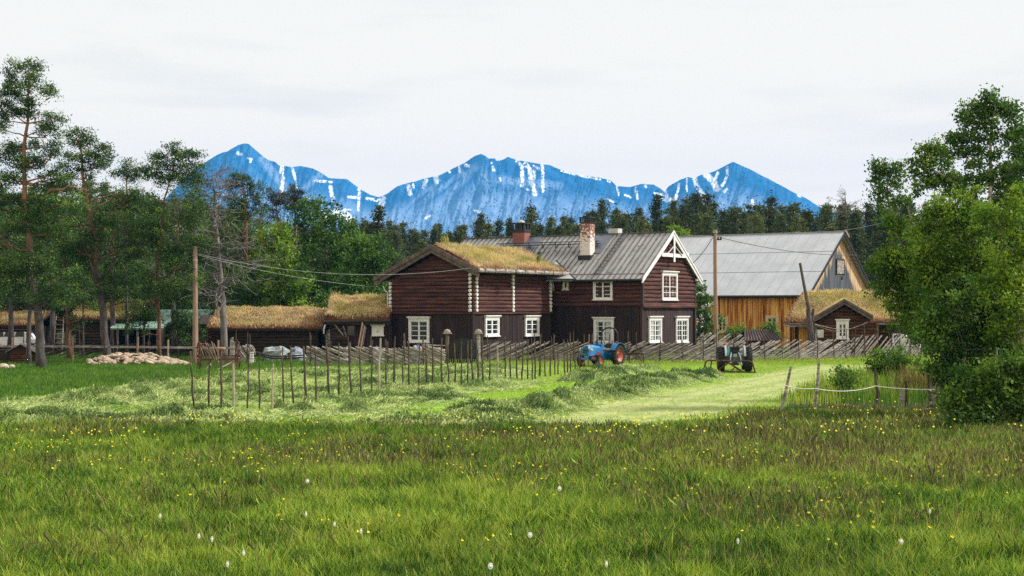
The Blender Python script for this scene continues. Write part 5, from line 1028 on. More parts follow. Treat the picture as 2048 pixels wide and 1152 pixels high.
m.beam((2.42,-.24,.98),(2.42,.24,.98),.04,.05); m.beam((2.42,-.24,.70),(2.42,.24,.70),.04,.05); m.beam((2.42,-.24,.46),(2.42,.24,.46),.05,.10); m.build('front_guard', M['bluep'], tb)
E = tag(empty('mower_arm', gp(1248, 80.5), math.radians(0)), 'rusty towed implement with a small wheel behind the blue tractor', 'implement')
m = MB(); m.beam((0,0,.62),(1.1,.3,.58),.07,.07); m.beam((0,.2,.5),(1.1,.3,.58),.05,.05); m.build('drawbar', M['rust'], E); m = MB(); m.lathe([(.26,-.04),(.30,-.04),(.30,.04),(.26,.04),(.26,-.04)], (.75,0,.60), 'y', 16)
for k in range(6): a = math.pi*k/3; m.beam((.75,0,.60),(.75+.27*math.cos(a),0,.60+.27*math.sin(a)),.02,.02,(0,1,0))
m.build('wheel', M['rust'], E); m = MB(); m.beam((.75,0,.6),(1.0,.2,.15),.05,.05); m.beam((.3,0,.62),(.35,.1,0),.05,.05); m.beam((1.1,.3,.58),(1.15,.3,0),.05,.05); m.build('support_leg', M['rust'], E)
tg = tractor('grey_tractor', 1469, 71.3, 86, 'grey vintage tractor seen from behind with a rusty hay implement', 'greyp', 'greyp', 'palep', 1.03, 'blackmetal', False)
E = tag(empty('hay_sweep', gp(1462, 69.6), math.radians(-4)), 'low rusty tube-framed hay sweep hitched behind the grey tractor', 'implement'); m = MB()
m.tube([(-1.28,.4,0),(-1.22,.3,.52),(-1.1,.28,.60),(-.1,.2,.58),(.9,.1,.58),(1.05,.1,.5),(1.18,0,.0)], .040, 6); m.tube([(-1.0,.35,0),(-.92,.3,.58)], .035, 6); m.tube([(-.75,.1,.03),(-.1,.15,.5)], .042, 6); m.tube([(-.1,.15,.5),(.55,0,.05)], .045, 6); m.tube([(.2,.1,.3),(.0,.0,.06)], .025, 6); m.build('tube_frame', M['rust'], E)
m = MB(); m.beam((-.9,.05,.05),(1.22,-.02,.03),.09,.07); m.build('bottom_bar', M['rust'], E)
m = MB(); q = np.random.default_rng(8); m.prism([(0,0,0),(.22,0,.05),(.26,0,.42),(.12,0,.5),(-.05,0,.30)], (0,.12,0)); o = m.build('turquoise_rag', M['teal']); o.location = gp(1451, 71.0, .78); o.scale = (.75,.75,.75); tag(o, 'turquoise cloth hung over the left fender of the grey tractor', 'cloth')

# horse-drawn hay rake
E = tag(empty('hay_rake', gp(437, 73.5), math.radians(20)), 'rusty horse-drawn hay rake with spoked wheels and a faded red seat', 'hay rake')
for x, lab in ((-1.0, None), (1.0, None)):
    m = MB(); R_ = .72; ring = [(x+.0, R_*math.cos(a), R_+R_*math.sin(a)) for a in np.linspace(0, 2*math.pi, 29)]; m.tube(ring, .03, 5, False)
    for k in range(12): a = math.pi*k/6; m.tube([(x,0,R_),(x,R_*math.cos(a),R_+R_*math.sin(a))], .014, 4)
    m.lathe([(.08,-.1),(.08,.1)], (x,0,R_), 'x', 8); o = m.build('spoked_wheel', M['rust'], E); o.rotation_euler = (0,0,math.radians(0))
m = MB(); m.beam((-1.05,-.05,.52),(1.05,-.05,.52),.10,.10); m.beam((-1.0,0,.72),(1.0,0,.72),.05,.05); m.build('axle_bar', M['rust'], E)
m = MB()
for k in range(26): x = -.9+k*.072; m.tube([(x,-.05,.55),(x,.25,.72),(x,.50,.6),(x,.55,.3),(x,.42,.08)], .009, 4)
m.build('tines', M['rust'], E)
m = MB(); m.lathe([(.001,1.05),(.12,1.02),(.22,1.08),(.24,1.14),(.22,1.13),(.001,1.07)], (.1,-.35,0), 'z', 14); m.build('seat', M['pink'], E); m = MB(); m.tube([(.1,-.3,1.04),(.1,-.1,.85),(.1,0,.6)], .025, 5); m.build('seat_spring', M['rust'], E)
m = MB(); m.beam((-.45,-.4,.32),(-.75,-.6,.0),.07,.07); m.beam((.6,-.3,.36),(-.15,-.6,.02),.06,.05); m.build('shaft', M['stakepale'], E)
m = MB(); m.tube([(-.3,0,.55),(-.1,.1,1.0),(-.35,.1,1.3)], .02, 5); m.tube([(.3,0,.55),(.35,0,1.25),(.2,0,1.45)], .02, 5); m.build('lever', M['rust'], E)
E = tag(empty('leaning_boards', gp(463, 75.2)), 'weathered grey boards standing against the rail by the hay rake', 'boards'); m = MB()
for x, h_, dx in ((-.1,1.55,.05),(.02,1.62,.0),(.12,1.4,-.02),(-.45,1.3,.1)): m.beam((x,0,0),(x+dx,.2,h_),.10,.03)
m.build('board', M['greywood'], E)
E = tag(empty('bundle_of_sticks', gp(413, 73.4)), 'bundle of pale sticks leaning on the hay rake', 'sticks')
for k in range(8): m = MB(); x = -.38+k*.10; m.tube([(x+.35+.1*(k%3),-.1,.45),(x*1.1,.1,1.45-.1*(k%3))], .018, 5); m.build('stick', M['pole' if k % 2 else 'stakepale'], E)
# parked car behind the kennel
E = tag(empty('parked_car', gp(36, 104), math.radians(6)), 'white car mostly hidden behind the fence and pines at the left', 'car')
prof = [(-1.2,.35),(-1.2,.95),(-1.05,1.05),(-.75,1.5),(1.0,1.52),(1.6,1.42),(1.85,.98),(2.4,.9),(2.5,.35)]; prof = [(x-.7, z*.92) for x, z in prof]
m = MB(); m.prism([(x,-.8,z) for x, z in prof], (0,1.6,0)); m.build('body', M['carpaint'], E)
m = MB()
for x0, x1 in ((-1.35,-.85),(-.78,-.1),(-.02,.62)): m.prism([(x0+.1,-.82,1.42),(x1,-.82,1.42),(x1,-.82,1.08),(x0-.05,-.82,1.08)], (0,.03,0))
m.build('side_window', M['glass'], E)
for x in (-1.3, 1.1): m = MB(); m.lathe([(.001,-.1),(.2,-.1),(.32,-.08),(.32,.1),(.001,.1)], (x,-.75,.32), 'y', 16); m.build('wheel', M['rubber'], E)
for y_ in (-.7, .7): m = MB(); m.tube([(-1.4,y_,1.56),(.6,y_,1.58)], .025, 5); m.build('roof_rail', M['blackmetal'], E)

# ---------------------------------------------------------------- trees
def leafquads(Cn, s, asp=.6, flat=.0, rng=RNG):
    n = len(Cn); u = rng.normal(size=(n,3)); u[:,2] *= (1-flat); u /= np.linalg.norm(u, axis=1, keepdims=True)+1e-9
    w_ = rng.normal(size=(n,3)); v = np.cross(u, w_); v /= np.linalg.norm(v, axis=1, keepdims=True)+1e-9
    s = np.broadcast_to(np.asarray(s, float).reshape(-1, 1), (n,1)); 
    V = np.stack([Cn-u*s, Cn-v*s*asp, Cn+u*s, Cn+v*s*asp], 1).reshape(-1, 3); i = np.arange(n)[:, None]*4
    return V, i+np.array([0,1,2,3])
def ellip(n, rng, shell=.35):
    d = rng.normal(size=(n,3)); d /= np.linalg.norm(d, axis=1, keepdims=True); return d*(shell+(1-shell)*rng.random((n,1)))**.6
def crown_mesh(name, clumps, per, size, mat, parent, rng, asp=.6, flat=0, tintb=.5, tvar=.22):
    """clumps: (centre, radii) pairs; leaves are small faces scattered in each clump"""
    Cs, S, T = [], [], []
    for c, r in clumps:
        k = max(3, int(per*rng.uniform(.7, 1.3))); p = np.clip(rng.normal(0, .52, (k,3)), -1.3, 1.3)*np.asarray(r)+np.asarray(c); Cs.append(p)
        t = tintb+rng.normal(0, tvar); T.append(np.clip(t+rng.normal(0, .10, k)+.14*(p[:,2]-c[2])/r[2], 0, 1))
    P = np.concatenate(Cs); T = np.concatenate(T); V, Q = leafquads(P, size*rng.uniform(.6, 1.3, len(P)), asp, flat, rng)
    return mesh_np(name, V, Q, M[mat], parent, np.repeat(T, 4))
def limb(m, a, b, r0, r1, rng, sag=.0, n=4, wob=.08, side=5):
    a, b = Vector(a), Vector(b); L_ = (b-a).length; pts = []
    for k in range(n+1):
        t = k/n; w_ = wob*L_*(0 < k < n); pts.append(a.lerp(b, t)+Vector((rng.normal()*w_, rng.normal()*w_, rng.normal()*w_*.6-sag*L_*4*t*(1-t))))
    m.tube(pts, [r0+(r1-r0)*k/n for k in range(n+1)], side); return pts
def tree(name, label, px, D, trunk, blobs, r0=.18, leaf='leafm', bark='birch', size=.06, per=60, csize=.38, ncl=1.0, seed=1, cat='tree', group=None, upb=.25, tintb=.5, asp=.6, flat=0, extra=None, fork=None, lead=None, z0=None):
    """trunk: photo points from base to top at depth D; blobs: (px, py, rx, ry) foliage masses at depth D"""
    rng = np.random.default_rng(seed); base = gp(px, D); base.z = float(gh(base.x, base.y))-.1 if z0 is None else z0
    E = tag(empty(name, base), label, cat, group); sc = D/F
    tp = [Vector((0,0,0))]+[pt(x, y, D)+Vector((0, rng.uniform(-.25,.25), 0))-base for x, y in trunk]; n = len(tp); m = MB()
    fine = []; 
    for a, b_ in zip(tp[:-1], tp[1:]):
        for k in range(3): fine.append(a.lerp(b_, k/3)+Vector((rng.normal()*.03, rng.normal()*.03, 0))*(k > 0))
    fine.append(tp[-1]); N_ = len(fine); m.tube(fine, [max(.02, r0*(1-.85*(i/(N_-1))))*(1.35 if i == 0 else 1) for i in range(N_)], 9)
    clumps = []
    for (bx, by, rx, ry) in blobs:
        c = pt(bx, by, D)-base; rX, rZ = rx*sc, ry*sc; rY = rX*.85; c.y += rng.uniform(-.4, .4)*min(rX, 1.5)
        j = min(range(N_), key=lambda i: (fine[i]-(c-Vector((0,0,upb*(Vector((c.x,c.y,0))-Vector((fine[i].x,fine[i].y,0))).length))) ).length + (3 if fine[i].z > c.z+.3 else 0))
        rl = min(.09, max(.015, r0*(1-.85*j/(N_-1))*.5)); pts = limb(m, fine[j], c, rl, rl*.35, rng, .03)
        k = 3+int(ncl*(2.9 if asp < .5 else 3.6)*rX*rZ/csize**2)
        P = np.clip(rng.normal(0, .55, (k,3)), -1.25, 1.25)*np.array([rX, rY, rZ])*1.05+np.array(c)
        for p in P:
            cs = csize*rng.uniform(.7, 1.3); clumps.append((p, (cs, cs, cs*(.62 if asp < .5 else .8))))
            if rng.random() < .5: limb(m, pts[-2] if rng.random() < .6 else pts[2], p, rl*.3, .008, rng, .0, 2, .06, 4)
    if extra: extra(m, fine, base, rng)
    m.build('trunk', M[bark], E, smooth=True)
    if clumps: crown_mesh('crown', clumps, per, size, leaf, E, rng, asp, flat, tintb)
    return E
Z1 = lambda l, r=13: [(x/3.2, 100+y/3.2, (r if len(q) == 0 else q[0]), (r*.75 if len(q) == 0 else q[0]*.75)) for x, y, *q in l]
def bare(m, fine, base, rng, n=10, z0=1.5, z1=5, L_=1.2, r=.035, up=.1):
    for k in range(n):
        i = rng.integers(1, len(fine)-1); f = fine[i]
        if not (z0 < f.z < z1): continue
        a = rng.uniform(0, 6.28); l = L_*rng.uniform(.4, 1.2); e = f+Vector((math.cos(a)*l, math.sin(a)*l, l*rng.uniform(-.15, .5)))
        p = limb(m, f, e, r, .008, rng, -.05, 4, .07)
        for _ in range(2): limb(m, p[2], p[2]+Vector((rng.normal()*.35*l, rng.normal()*.35*l, rng.uniform(-.1,.4)*l)), r*.4, .006, rng, 0, 2, .08, 4)
PK = dict(leaf='pine', bark='pinebark', size=.075, per=95, csize=.42, asp=.35, cat='pine')
fill = lambda px0, px1, py0, py1, n, seed, r=24: [(a, b, r*c, r*.6*c) for a, b, c in zip(np.random.default_rng(seed).uniform(px0, px1, n), np.random.default_rng(seed+50).uniform(py0, py1, n), np.random.default_rng(seed+90).uniform(.7, 1.3, n))]
tree('tall_pine', 'tallest pine at the left edge with thick scaly trunk and ragged open crown', 83, 76, [(80,640),(66,560),(58,470),(52,400),(50,300),(55,220),(60,150)],
     Z1([(170,90),(100,105),(240,110),(60,140,10),(80,190),(170,170),(240,180),(40,210,10),(50,280),(130,250),(200,250),(280,265),(320,240,9),(20,330),(90,310),(170,330),(230,330),(40,390,18),(120,400,18),(190,400,15),(20,440,18),(330,430),(370,430,9),(300,480),(340,530),(260,520,10),(10,510),(30,640,22),(110,640,20),(60,700,22),(180,690,15),(330,620),(280,680),(360,660,10),(230,600,10),(140,760,14),(250,750,18),(90,820,20),(20,830,20),(340,800,20),(400,830,18),(300,860,20),(60,960,26),(260,960,26),(160,1060,26)])+fill(-30,150,390,600,26,3),
     r0=.25, seed=11, ncl=1.15, extra=lambda m, f, b, r: (limb(m, pt(70,395,76)-b, pt(174,380,75.5)-b, .10, .02, r, -.06, 6, .05), bare(m, f, b, r, 14, 2, 7, 1.8)), **PK)
tree('pine', 'leaning pine with bent trunk rising behind the stone heap', 216, 83, [(208,640),(200,590),(192,540),(195,480),(180,430),(168,360),(163,310),(155,280)],
     Z1([(490,530,10),(550,550,10),(440,550,8),(460,600,11),(520,610,12),(575,590,9),(430,680,10),(480,690,12),(540,700,12),(590,660,10),(640,620,11),(680,620,9),(640,680,11),(700,690,9),(660,730,10),(420,740,10),(600,750,10),(500,760,10),(560,800,10),(430,800,12)])+fill(110,280,370,590,28,5),
     r0=.24, seed=12, ncl=1.0, extra=lambda m, f, b, r: (limb(m, pt(200,585,83)-b, pt(178,520,82.5)-b, .14, .04, r), limb(m, pt(203,560,83)-b, pt(236,520,82.5)-b, .12, .03, r), bare(m, f, b, r, 16, 3, 8, 2.0)), **PK)
tree('pine', 'slim red-barked pine with a wide flat crown right of the stone heap', 318, 82, [(317,640),(314,590),(312,540),(322,470),(330,400),(345,340),(350,310)],
     Z1([(1240,770,12),(1130,790,16),(1010,830,18),(1250,850,18),(1090,630,12),(1150,640,12),(1040,670,12),(980,695,12),(1110,700,13),(1170,700,12),(1215,660,9),(1250,690,10),(1285,735,8),(1210,740,12),(1060,740,12),(1000,740,10),(910,760,8),(940,790,9),(1010,800,11),(1240,800,12),(1160,830,13),(1080,820,12)])+fill(265,400,380,590,24,7),
     r0=.12, seed=13, ncl=1.0, extra=lambda m, f, b, r: bare(m, f, b, r, 22, 1.5, 7, 1.5), **{**PK, 'bark': 'barkred'})
tree('pine', 'thin pine with a small pointed top between the larger pines', 252, 92, [(252,600),(253,400),(253,330)], Z1([(810,730,8),(790,770,10),(840,770,10),(770,810,12),(830,820,12),(870,800,8),(740,790,7)])+fill(225,285,370,520,10,8,20), r0=.11, seed=14, **PK)
tree('pine', 'slender grey-trunked pine left of the tallest pine', 57, 79, [(57,640),(56,560),(50,480)], fill(-10,100,430,600,12,9), r0=.15, seed=15, **PK)
tree('pine', 'short-trunked pine behind the left rail post with low bare limbs', 139, 88, [(136,660),(134,620),(130,540),(125,440)], fill(80,190,420,600,14,10,26), r0=.17, seed=16, extra=lambda m, f, b, r: (limb(m, pt(134,650,88)-b, pt(172,628,87)-b, .09, .02, r), bare(m, f, b, r, 12, 1.2, 5, 1.6)), **{**PK, 'bark': 'barkred'})
Z3 = lambda l, r=13: [(370+x/3.2, 260+y/3.2, (r if len(q) == 0 else q[0]), (r*.75 if len(q) == 0 else q[0]*.75)) for x, y, *q in l]
tree('pine', 'dark round-topped pine behind the dead tree', 492, 104, [(492,520),(490,400),(484,360)], Z3([(340,300,12),(290,320,11),(390,310,12),(420,350,12),(350,350,14),(450,370,9),(310,370,8),(400,390,12),(260,430,16),(330,450,18),(400,470,18),(460,440,14),(480,500,14),(250,520,18),(420,560,20),(330,560,20)])+fill(440,540,450,590,8,11), r0=.22, seed=17, tintb=.35, **PK)
tree('pine', 'brownish forked pine leaning above the green birches', 560, 112, [(575,560),(560,470),(552,410)], Z3([(540,400,10),(570,420,10),(610,420,9),(560,460,11),(620,450,9),(590,500,13),(540,520,12),(560,560,14),(650,470,10)]), r0=.2, seed=18, tintb=.5, **{**PK, 'leaf': 'pinebr'})
tree('pine', 'brownish pine with a compact top above the birches', 590, 116, [(592,520),(590,430),(588,385)], Z3([(690,375,9),(660,400,11),(720,400,11),(700,440,12),(740,440,9),(650,440,10),(690,480,14),(740,480,9)]), r0=.2, seed=19, tintb=.45, **{**PK, 'leaf': 'pinebr'})
q = np.random.default_rng(77)
for k, (px, top_, D) in enumerate([(20,430,98),(105,395,104),(165,420,110),(225,410,100),(290,400,108),(350,420,98),(395,405,112),(430,430,106),(470,420,118),(520,425,122),(-20,380,92),(60,410,118),(200,430,122),(310,415,125),(420,440,128),(375,390,122)]):
    bl = [(px+q.uniform(-34,34), y, q.uniform(16,30), q.uniform(12,20)) for y in np.linspace(top_+10, 600, 15)]+[(px, top_, 10, 10)]
    tree('pine', 'dark dense pine in the shady stand behind the sheds', px, D, [(px+q.uniform(-8,8), 560),(px+q.uniform(-8,8),480),(px,top_)], bl, r0=.2, seed=200+k, tintb=q.uniform(.3,.6), group='dark pines behind the sheds', **{**PK, 'size': .12, 'per': 42, 'csize': .55, 'ncl': .9})
tree('young_pine', 'young bushy pine in front of the green-roofed shed', 356, 89, [(356,660),(354,560)], fill(325,392,545,680,16,61,18), r0=.08, seed=61, **PK)
tree('young_pine', 'young dark pine before the open shed left of the red-barked pine', 288, 90, [(288,650),(287,540)], fill(262,312,530,655,13,62,17), r0=.08, seed=62, **PK)
tree('young_pine', 'small dark pine overlapping the log shed roof beside the leaning pine', 165, 91, [(165,640),(164,540)], fill(135,192,530,640,13,63,17), r0=.08, seed=63, tintb=.4, **{**PK})
# dead tree
def dead(name, label, px, D, trunk, r0, seed, nb, L_, bark='deadbark', y0=.25, z0=None):
    rng = np.random.default_rng(seed); base = gp(px, D); base.z = float(gh(base.x, base.y)) if z0 is None else z0; E = tag(empty(name, base), label, 'dead tree'); tp = [Vector((0,0,0))]+[pt(x, y, D)-base for x, y in trunk]
    m = MB(); fine = []
    for a, b_ in zip(tp[:-1], tp[1:]):
        for k in range(4): fine.append(a.lerp(b_, k/4)+Vector((rng.normal()*.04, rng.normal()*.04, 0))*(k > 0))
    fine.append(tp[-1]); N_ = len(fine); m.tube(fine, [max(.02, r0*(1-.88*i/(N_-1))) for i in range(N_)], 9); m.build('trunk', M[bark], E, smooth=True)
    m = MB()
    for k in range(nb):
        i = rng.integers(int(N_*y0), N_-1); f = fine[i]; a = rng.uniform(0, 6.28); l = L_*rng.uniform(.4, 1.1)*(1.15-.55*i/N_); e = f+Vector((math.cos(a)*l, math.sin(a)*l*.8, l*rng.uniform(-.1, .75)))
        r_ = max(.015, r0*.26*(1-i/N_)+.012); p = limb(m, f, e, r_, .010, rng, rng.uniform(-.05,.16), 6, .09)
        for j in range(5):
            s = p[rng.integers(1, 6)]; d = (e-f)*rng.uniform(.2, .45)+Vector((rng.normal(), rng.normal(), rng.normal()*.8))*l*.22; pp = limb(m, s, s+d, r_*.5, .013, rng, 0, 3, .09, 4)
            for _ in range(2): limb(m, pp[2], pp[2]+Vector((rng.normal(), rng.normal(), rng.normal()))*l*.12, .013, .009, rng, 0, 2, .1, 3)
    m.build('bare_branches', M[bark], E); return E
dead('dead_tree', 'bare dead grey tree with tangled branches behind the hay rake', 449, 86, [(445,620),(440,540),(434,470),(430,410),(427,375),(424,345)], .22, 31, 60, 3.8)
rg = np.random.default_rng(1); 
dead('dead_tree', 'bare dead snag standing above the forest on the right', 1696, 150, [(1694,480),(1692,420),(1690,378)], .2, 33, 22, 1.7, y0=.6)

# broadleaf trees behind the byre
BK = dict(leaf='leafd', bark='birch', size=.12, per=60, csize=.55, cat='tree', group=None)
tree('birch', 'broad dark green birch filling the middle behind the byre', 655, 112, [(655,600),(650,500),(640,430)], [(600,425,22,16),(630,410,22,14),(660,430,28,20),(690,460,28,24),(620,460,34,28),(660,490,40,34),(700,510,34,34),(610,520,40,34),(650,560,44,34),(700,570,40,34),(600,580,40,28)], r0=.2, seed=41, ncl=1.1, **BK)
tree('birch', 'rounded dark birch close to the left of the log house', 742, 108, [(742,600),(740,520)], [(735,485,26,18),(712,505,26,22),(755,515,24,24),(735,535,34,28),(768,555,14,26),(720,570,34,30),(758,590,22,26)], r0=.16, seed=42, ncl=1.1, tintb=.6, **BK)
tree('birch', 'yellow-green young birch above the dark ones near the dead tree', 548, 104, [(548,560),(546,470)], [(552,455,18,12),(535,472,20,14),(562,478,20,16),(545,498,24,18),(530,520,18,20)], r0=.12, seed=43, ncl=1.1, **{**BK, 'leaf': 'leafb'})
tree('birch', 'bright mid green birch before the dark ones left of the pale wire', 572, 100, [(572,620),(570,520)], [(570,505,18,12),(560,522,20,14),(585,528,20,14),(575,548,28,18),(560,575,30,22),(600,575,26,22),(585,600,34,20),(545,605,26,20)], r0=.14, seed=44, ncl=1.1, **{**BK, 'leaf': 'leafm'})
tree('birch', 'low dark birch thicket just behind the byre roof', 500, 102, [(500,600),(498,560)], [(470,560,26,26),(500,585,30,26),(530,560,26,30),(450,600,26,20),(640,610,30,20),(690,610,30,20)], r0=.12, seed=45, **BK)
# right-hand birches
RK = dict(bark='birch', size=.054, per=62, csize=.24, cat='birch')
Z8 = lambda l: [(1660+x/2.88, 160+y/2.88, (17 if len(q) == 0 else q[0]), (14 if len(q) == 0 else q[0]*.8)) for x, y, *q in l]
tree('tall_birch', 'tallest birch on the right with a loose airy crown', 2000, 46, [(1998,700),(1985,560),(1976,430),(1978,330),(1985,260),(1988,215)],
     Z8([(940,100,12),(880,120,14),(1000,150,16),(1060,155,14),(820,140,14),(800,180,14),(870,190,16),(940,180,16),(1040,210,16),(790,230,14),(850,250,16),(920,260,15),(1090,280,14),(740,330,14),(800,330,15),(880,330,15),(700,340,10),(960,330,15),(1050,330,18),(710,410,12),(780,410,13),(850,400,14),(960,420,14),(1080,400,20),(820,500,14),(780,560,14),(880,560,16),(1000,500,16),(1090,520,24),(860,610,14),(960,600,16),(1080,620,26),(1000,680,26),(1100,740,26)]), r0=.11, leaf='leafd', seed=51, ncl=.9, **RK)
tree('birch', 'birch leaning left with an arching limb against the sky', 1962, 47, [(1958,700),(1950,560),(1955,400)], Z8([(575,390,12),(640,400,12),(540,420,12),(600,440,15),(520,480,14),(580,500,15),(660,480,14),(480,540,13),(560,560,15),(620,560,15),(700,580,14),(740,570,12),(500,610,14),(600,620,15),(690,640,14),(760,640,14)]), r0=.09, leaf='leafm', seed=52, ncl=.9, extra=lambda m, f, b, r: limb(m, pt(1955,400,47)-b, pt(1868,340,46.5)-b, .07, .02, r, 0, 6, .03), **RK)
tree('birch', 'small open birch top farthest left of the birch thicket', 1890, 52, [(1870,560),(1830,450),(1800,390),(1775,345)], Z8([(290,475,10),(270,520,12),(340,490,12),(400,500,11),(330,540,12),(400,550,11),(270,560,9),(300,600,12),(370,590,11),(260,650,11),(330,650,12),(300,700,14),(380,710,14),(440,680,11)]), r0=.06, leaf='leafd', seed=53, ncl=.8, **RK)
G_ = lambda l: [(x, y, r, r*.8) for x, y, r in l]
tree('birch', 'bright green birch bulging over the right side of the barn', 1905, 41, [(1903,800),(1900,640),(1895,480)], G_([(1870,560,40),(1925,580,40),(1970,540,40),(1885,410,24),(1920,405,24),(1860,425,20),(1950,420,26),(1900,440,36),(1850,460,26),(1940,460,38),(1980,440,26),(1890,490,40),(1840,495,24),(1950,510,40),(1995,480,26),(1900,550,42),(1860,540,26)]), r0=.10, leaf='leafm', seed=54, ncl=1.25, tintb=.62, **RK)
tree('birch', 'birch reaching left in front of the barn gable', 1905, 46, [(1896,760),(1870,640),(1830,520)], G_([(1790,540,30),(1815,590,34),(1850,660,26),(1800,650,16),(1845,520,34),(1775,450,12),(1790,440,14),(1800,470,20),(1765,510,16),(1745,530,10),(1785,520,22),(1810,510,26),(1770,545,14),(1790,550,30),(1760,575,18),(1825,560,30),(1830,600,30),(1810,620,24),(1850,640,30),(1860,580,28)]), r0=.10, leaf='leafm', seed=55, ncl=1.15, **RK)
tree('birch', 'dense dark birch forming the middle of the right thicket', 1930, 40, [(1930,840),(1925,700),(1915,620)], G_([(2000,640,40),(2010,700,40),(1965,720,40),(1880,660,34),(1890,600,36),(1940,590,38),(1850,650,22),(1900,650,40),(1950,640,42),(1880,700,34),(1930,700,42),(1990,600,36),(1900,750,36),(1950,760,40),(1990,690,40),(1915,790,30),(1880,740,22)]), r0=.10, leaf='leafd', seed=56, ncl=1.25, **RK)
tree('birch', 'yellow-green sunlit birch at the right edge of the picture', 2040, 39, [(2040,800),(2035,640),(2030,520)], G_([(1990,560,34),(2030,450,30),(2040,400,30),(1990,430,30),(2010,530,30),(2040,500,30),(2060,560,34),(2010,590,34),(2045,620,38),(2000,660,28),(2050,690,38),(2080,480,30),(2080,640,40)]), r0=.10, leaf='leafb', seed=57, ncl=1.2, **RK)
tree('birch', 'low birch with drooping dark leaves above the white stems', 2005, 35.5, [(2008,860),(2002,780),(1990,700)], G_([(1900,800,20),(1940,780,32),(2030,770,36),(1960,800,30),(2000,790,36),(2040,790,34),(1925,820,20),(1970,830,24),(2020,830,30),(2055,820,30),(2010,740,36),(1960,750,30),(2050,740,36)]), r0=.07, leaf='leafm', seed=58, ncl=1.2, tintb=.35, **RK)
tree('birch', 'dark shaded birch behind the tallest one at the right edge', 2050, 50, [(2050,600),(2045,400),(2040,330)], G_([(2020,380,28),(2055,300,26),(2030,440,30),(2050,350,30),(2035,480,30),(2000,470,26),(2040,270,18),(2060,320,26),(2030,340,22),(2050,390,30),(2020,420,24),(2060,450,30),(2000,400,20)]), r0=.14, leaf='leafd', seed=59, ncl=1.1, **RK)
tree('birch', 'birch just beyond the right edge continuing the thicket', 2230, 44, [(2230,700),(2225,500),(2220,380)], G_([(2180,420,34),(2240,380,36),(2200,500,44),(2270,520,44),(2180,600,44),(2250,640,46),(2190,720,44),(2260,760,44),(2200,810,36)]), r0=.10, leaf='leafm', seed=60, ncl=.9, **RK)
# pale slim stems seen under the foliage
q = np.random.default_rng(5)
for k, (px, yb, yt, D, lab) in enumerate(((1944,880,760,38.2,'white birch stem lowest under the dense dark birch'),(2028,905,750,36.6,'white bent birch stem nearest the right edge'),(1984,890,760,37.4,'pinkish slim birch stem between two white ones'),(1920,868,800,38,'thin grey stem at the left foot of the thicket'),(2005,895,800,35.5,'dark slim stem behind the white bent one'))):
    b_ = gp(px, D); b_.z = float(gh(b_.x, b_.y))-.1; m = MB(); t_ = pt(px-14+q.uniform(-8,8), yt, D)-b_; limb(m, (0,0,0), t_, .055 if k < 2 else .035, .025, q, 0, 5, .03, 7); o = m.build('birch_sapling', M['birch'] if k != 4 else M['bark'], smooth=True); o.location = b_; tag(o, lab, 'tree', 'birch saplings')
o = crown_mesh('undergrowth', [((gp(px, D)+Vector((0,0,z)))[:], (.35,.35,.25)) for px, D, z in zip(q.uniform(1890,2080,70), q.uniform(34.5,40,70), q.uniform(.1,.7,70))], 60, .05, 'leafd', None, q, tintb=.3); tag(o, 'dark leafy undergrowth at the foot of the birch thicket', 'undergrowth', kind='stuff')
# shrubs
def shrub(name, label, px, D, blobs, leaf, seed, size=.06, csize=.28, per=70, tintb=.5, cat='shrub', ncl=1.1): return tree(name, label, px, D, [(px, blobs[0][1])], blobs, r0=.04, leaf=leaf, seed=seed, size=size, csize=csize, per=per, tintb=tintb, cat=cat, ncl=ncl)
shrub('willow_shrub', 'round dark green shrub at the end of the rope fence', 1785, 62, G_([(1765,715,18),(1800,712,18),(1780,730,24),(1755,735,14),(1805,740,20),(1775,750,18),(1820,725,12)]), 'leafm', 61, tintb=.35)
shrub('lilac_bush', 'lilac bush with pale blossom between farmhouse and barn', 1405, 104, G_([(1398,580,12),(1410,600,14),(1400,625,18),(1415,650,20),(1398,665,20),(1420,680,18),(1392,600,10)]), 'leafd', 62, .10, .4, 60, .6)
o = crown_mesh('lilac_blossom', [((pt(x_, y_, 102.6)-gp(1405,104))[:], (.12,.1,.12)) for x_, y_ in zip(q.uniform(1390,1424,16), q.uniform(595,672,16))], 14, .05, 'white', None, q); o.parent = [x for x in C.objects if x.name.startswith('lilac_bush')][0]
shrub('low_shrub', 'low green shrub against the orange barn wall left window', 1478, 106, G_([(1462,668,12),(1482,662,12),(1498,668,10),(1475,680,16)]), 'leafm', 63, .09, .35, 50)
shrub('low_shrub', 'low green shrub under the right barn window', 1536, 106, G_([(1524,662,9),(1540,658,10),(1530,672,13),(1550,668,8)]), 'leafm', 64, .09, .35, 50, .6)
shrub('low_shrub', 'grey-green weed clump left of the dark rope-fence stake', 1690, 50, G_([(1680,755,16),(1700,760,18),(1690,785,20),(1672,790,14)]), 'leafd', 65, .05, .25, 60, .75)
shrub('low_shrub', 'bright sapling on the sod roof near the eave', 1077, 86, [(1077,512,5,9),(1079,520,5,6)], 'leafb', 66, .06, .2, 40) if False else None
E = tag(empty('dock_plants', gp(1835, 52)), 'tall reddish seed stalks of dock beside the round shrub', 'plants'); n = 300; a = q.normal(0, 1, (n,2)); bx_ = (gp(1840,52).x+a[:,0]*.5)-gp(1835,52).x; by_ = a[:,1]*1.2
o = seeds('seed_stalks', bx_, by_, np.zeros(n), q.uniform(.5, 1.25, n)*np.exp(-.25*a[:,0]**2), .014, np.clip(q.normal(.65,.25,n), 0, 1), M['dock'], E); o['kind'] = 'stuff'
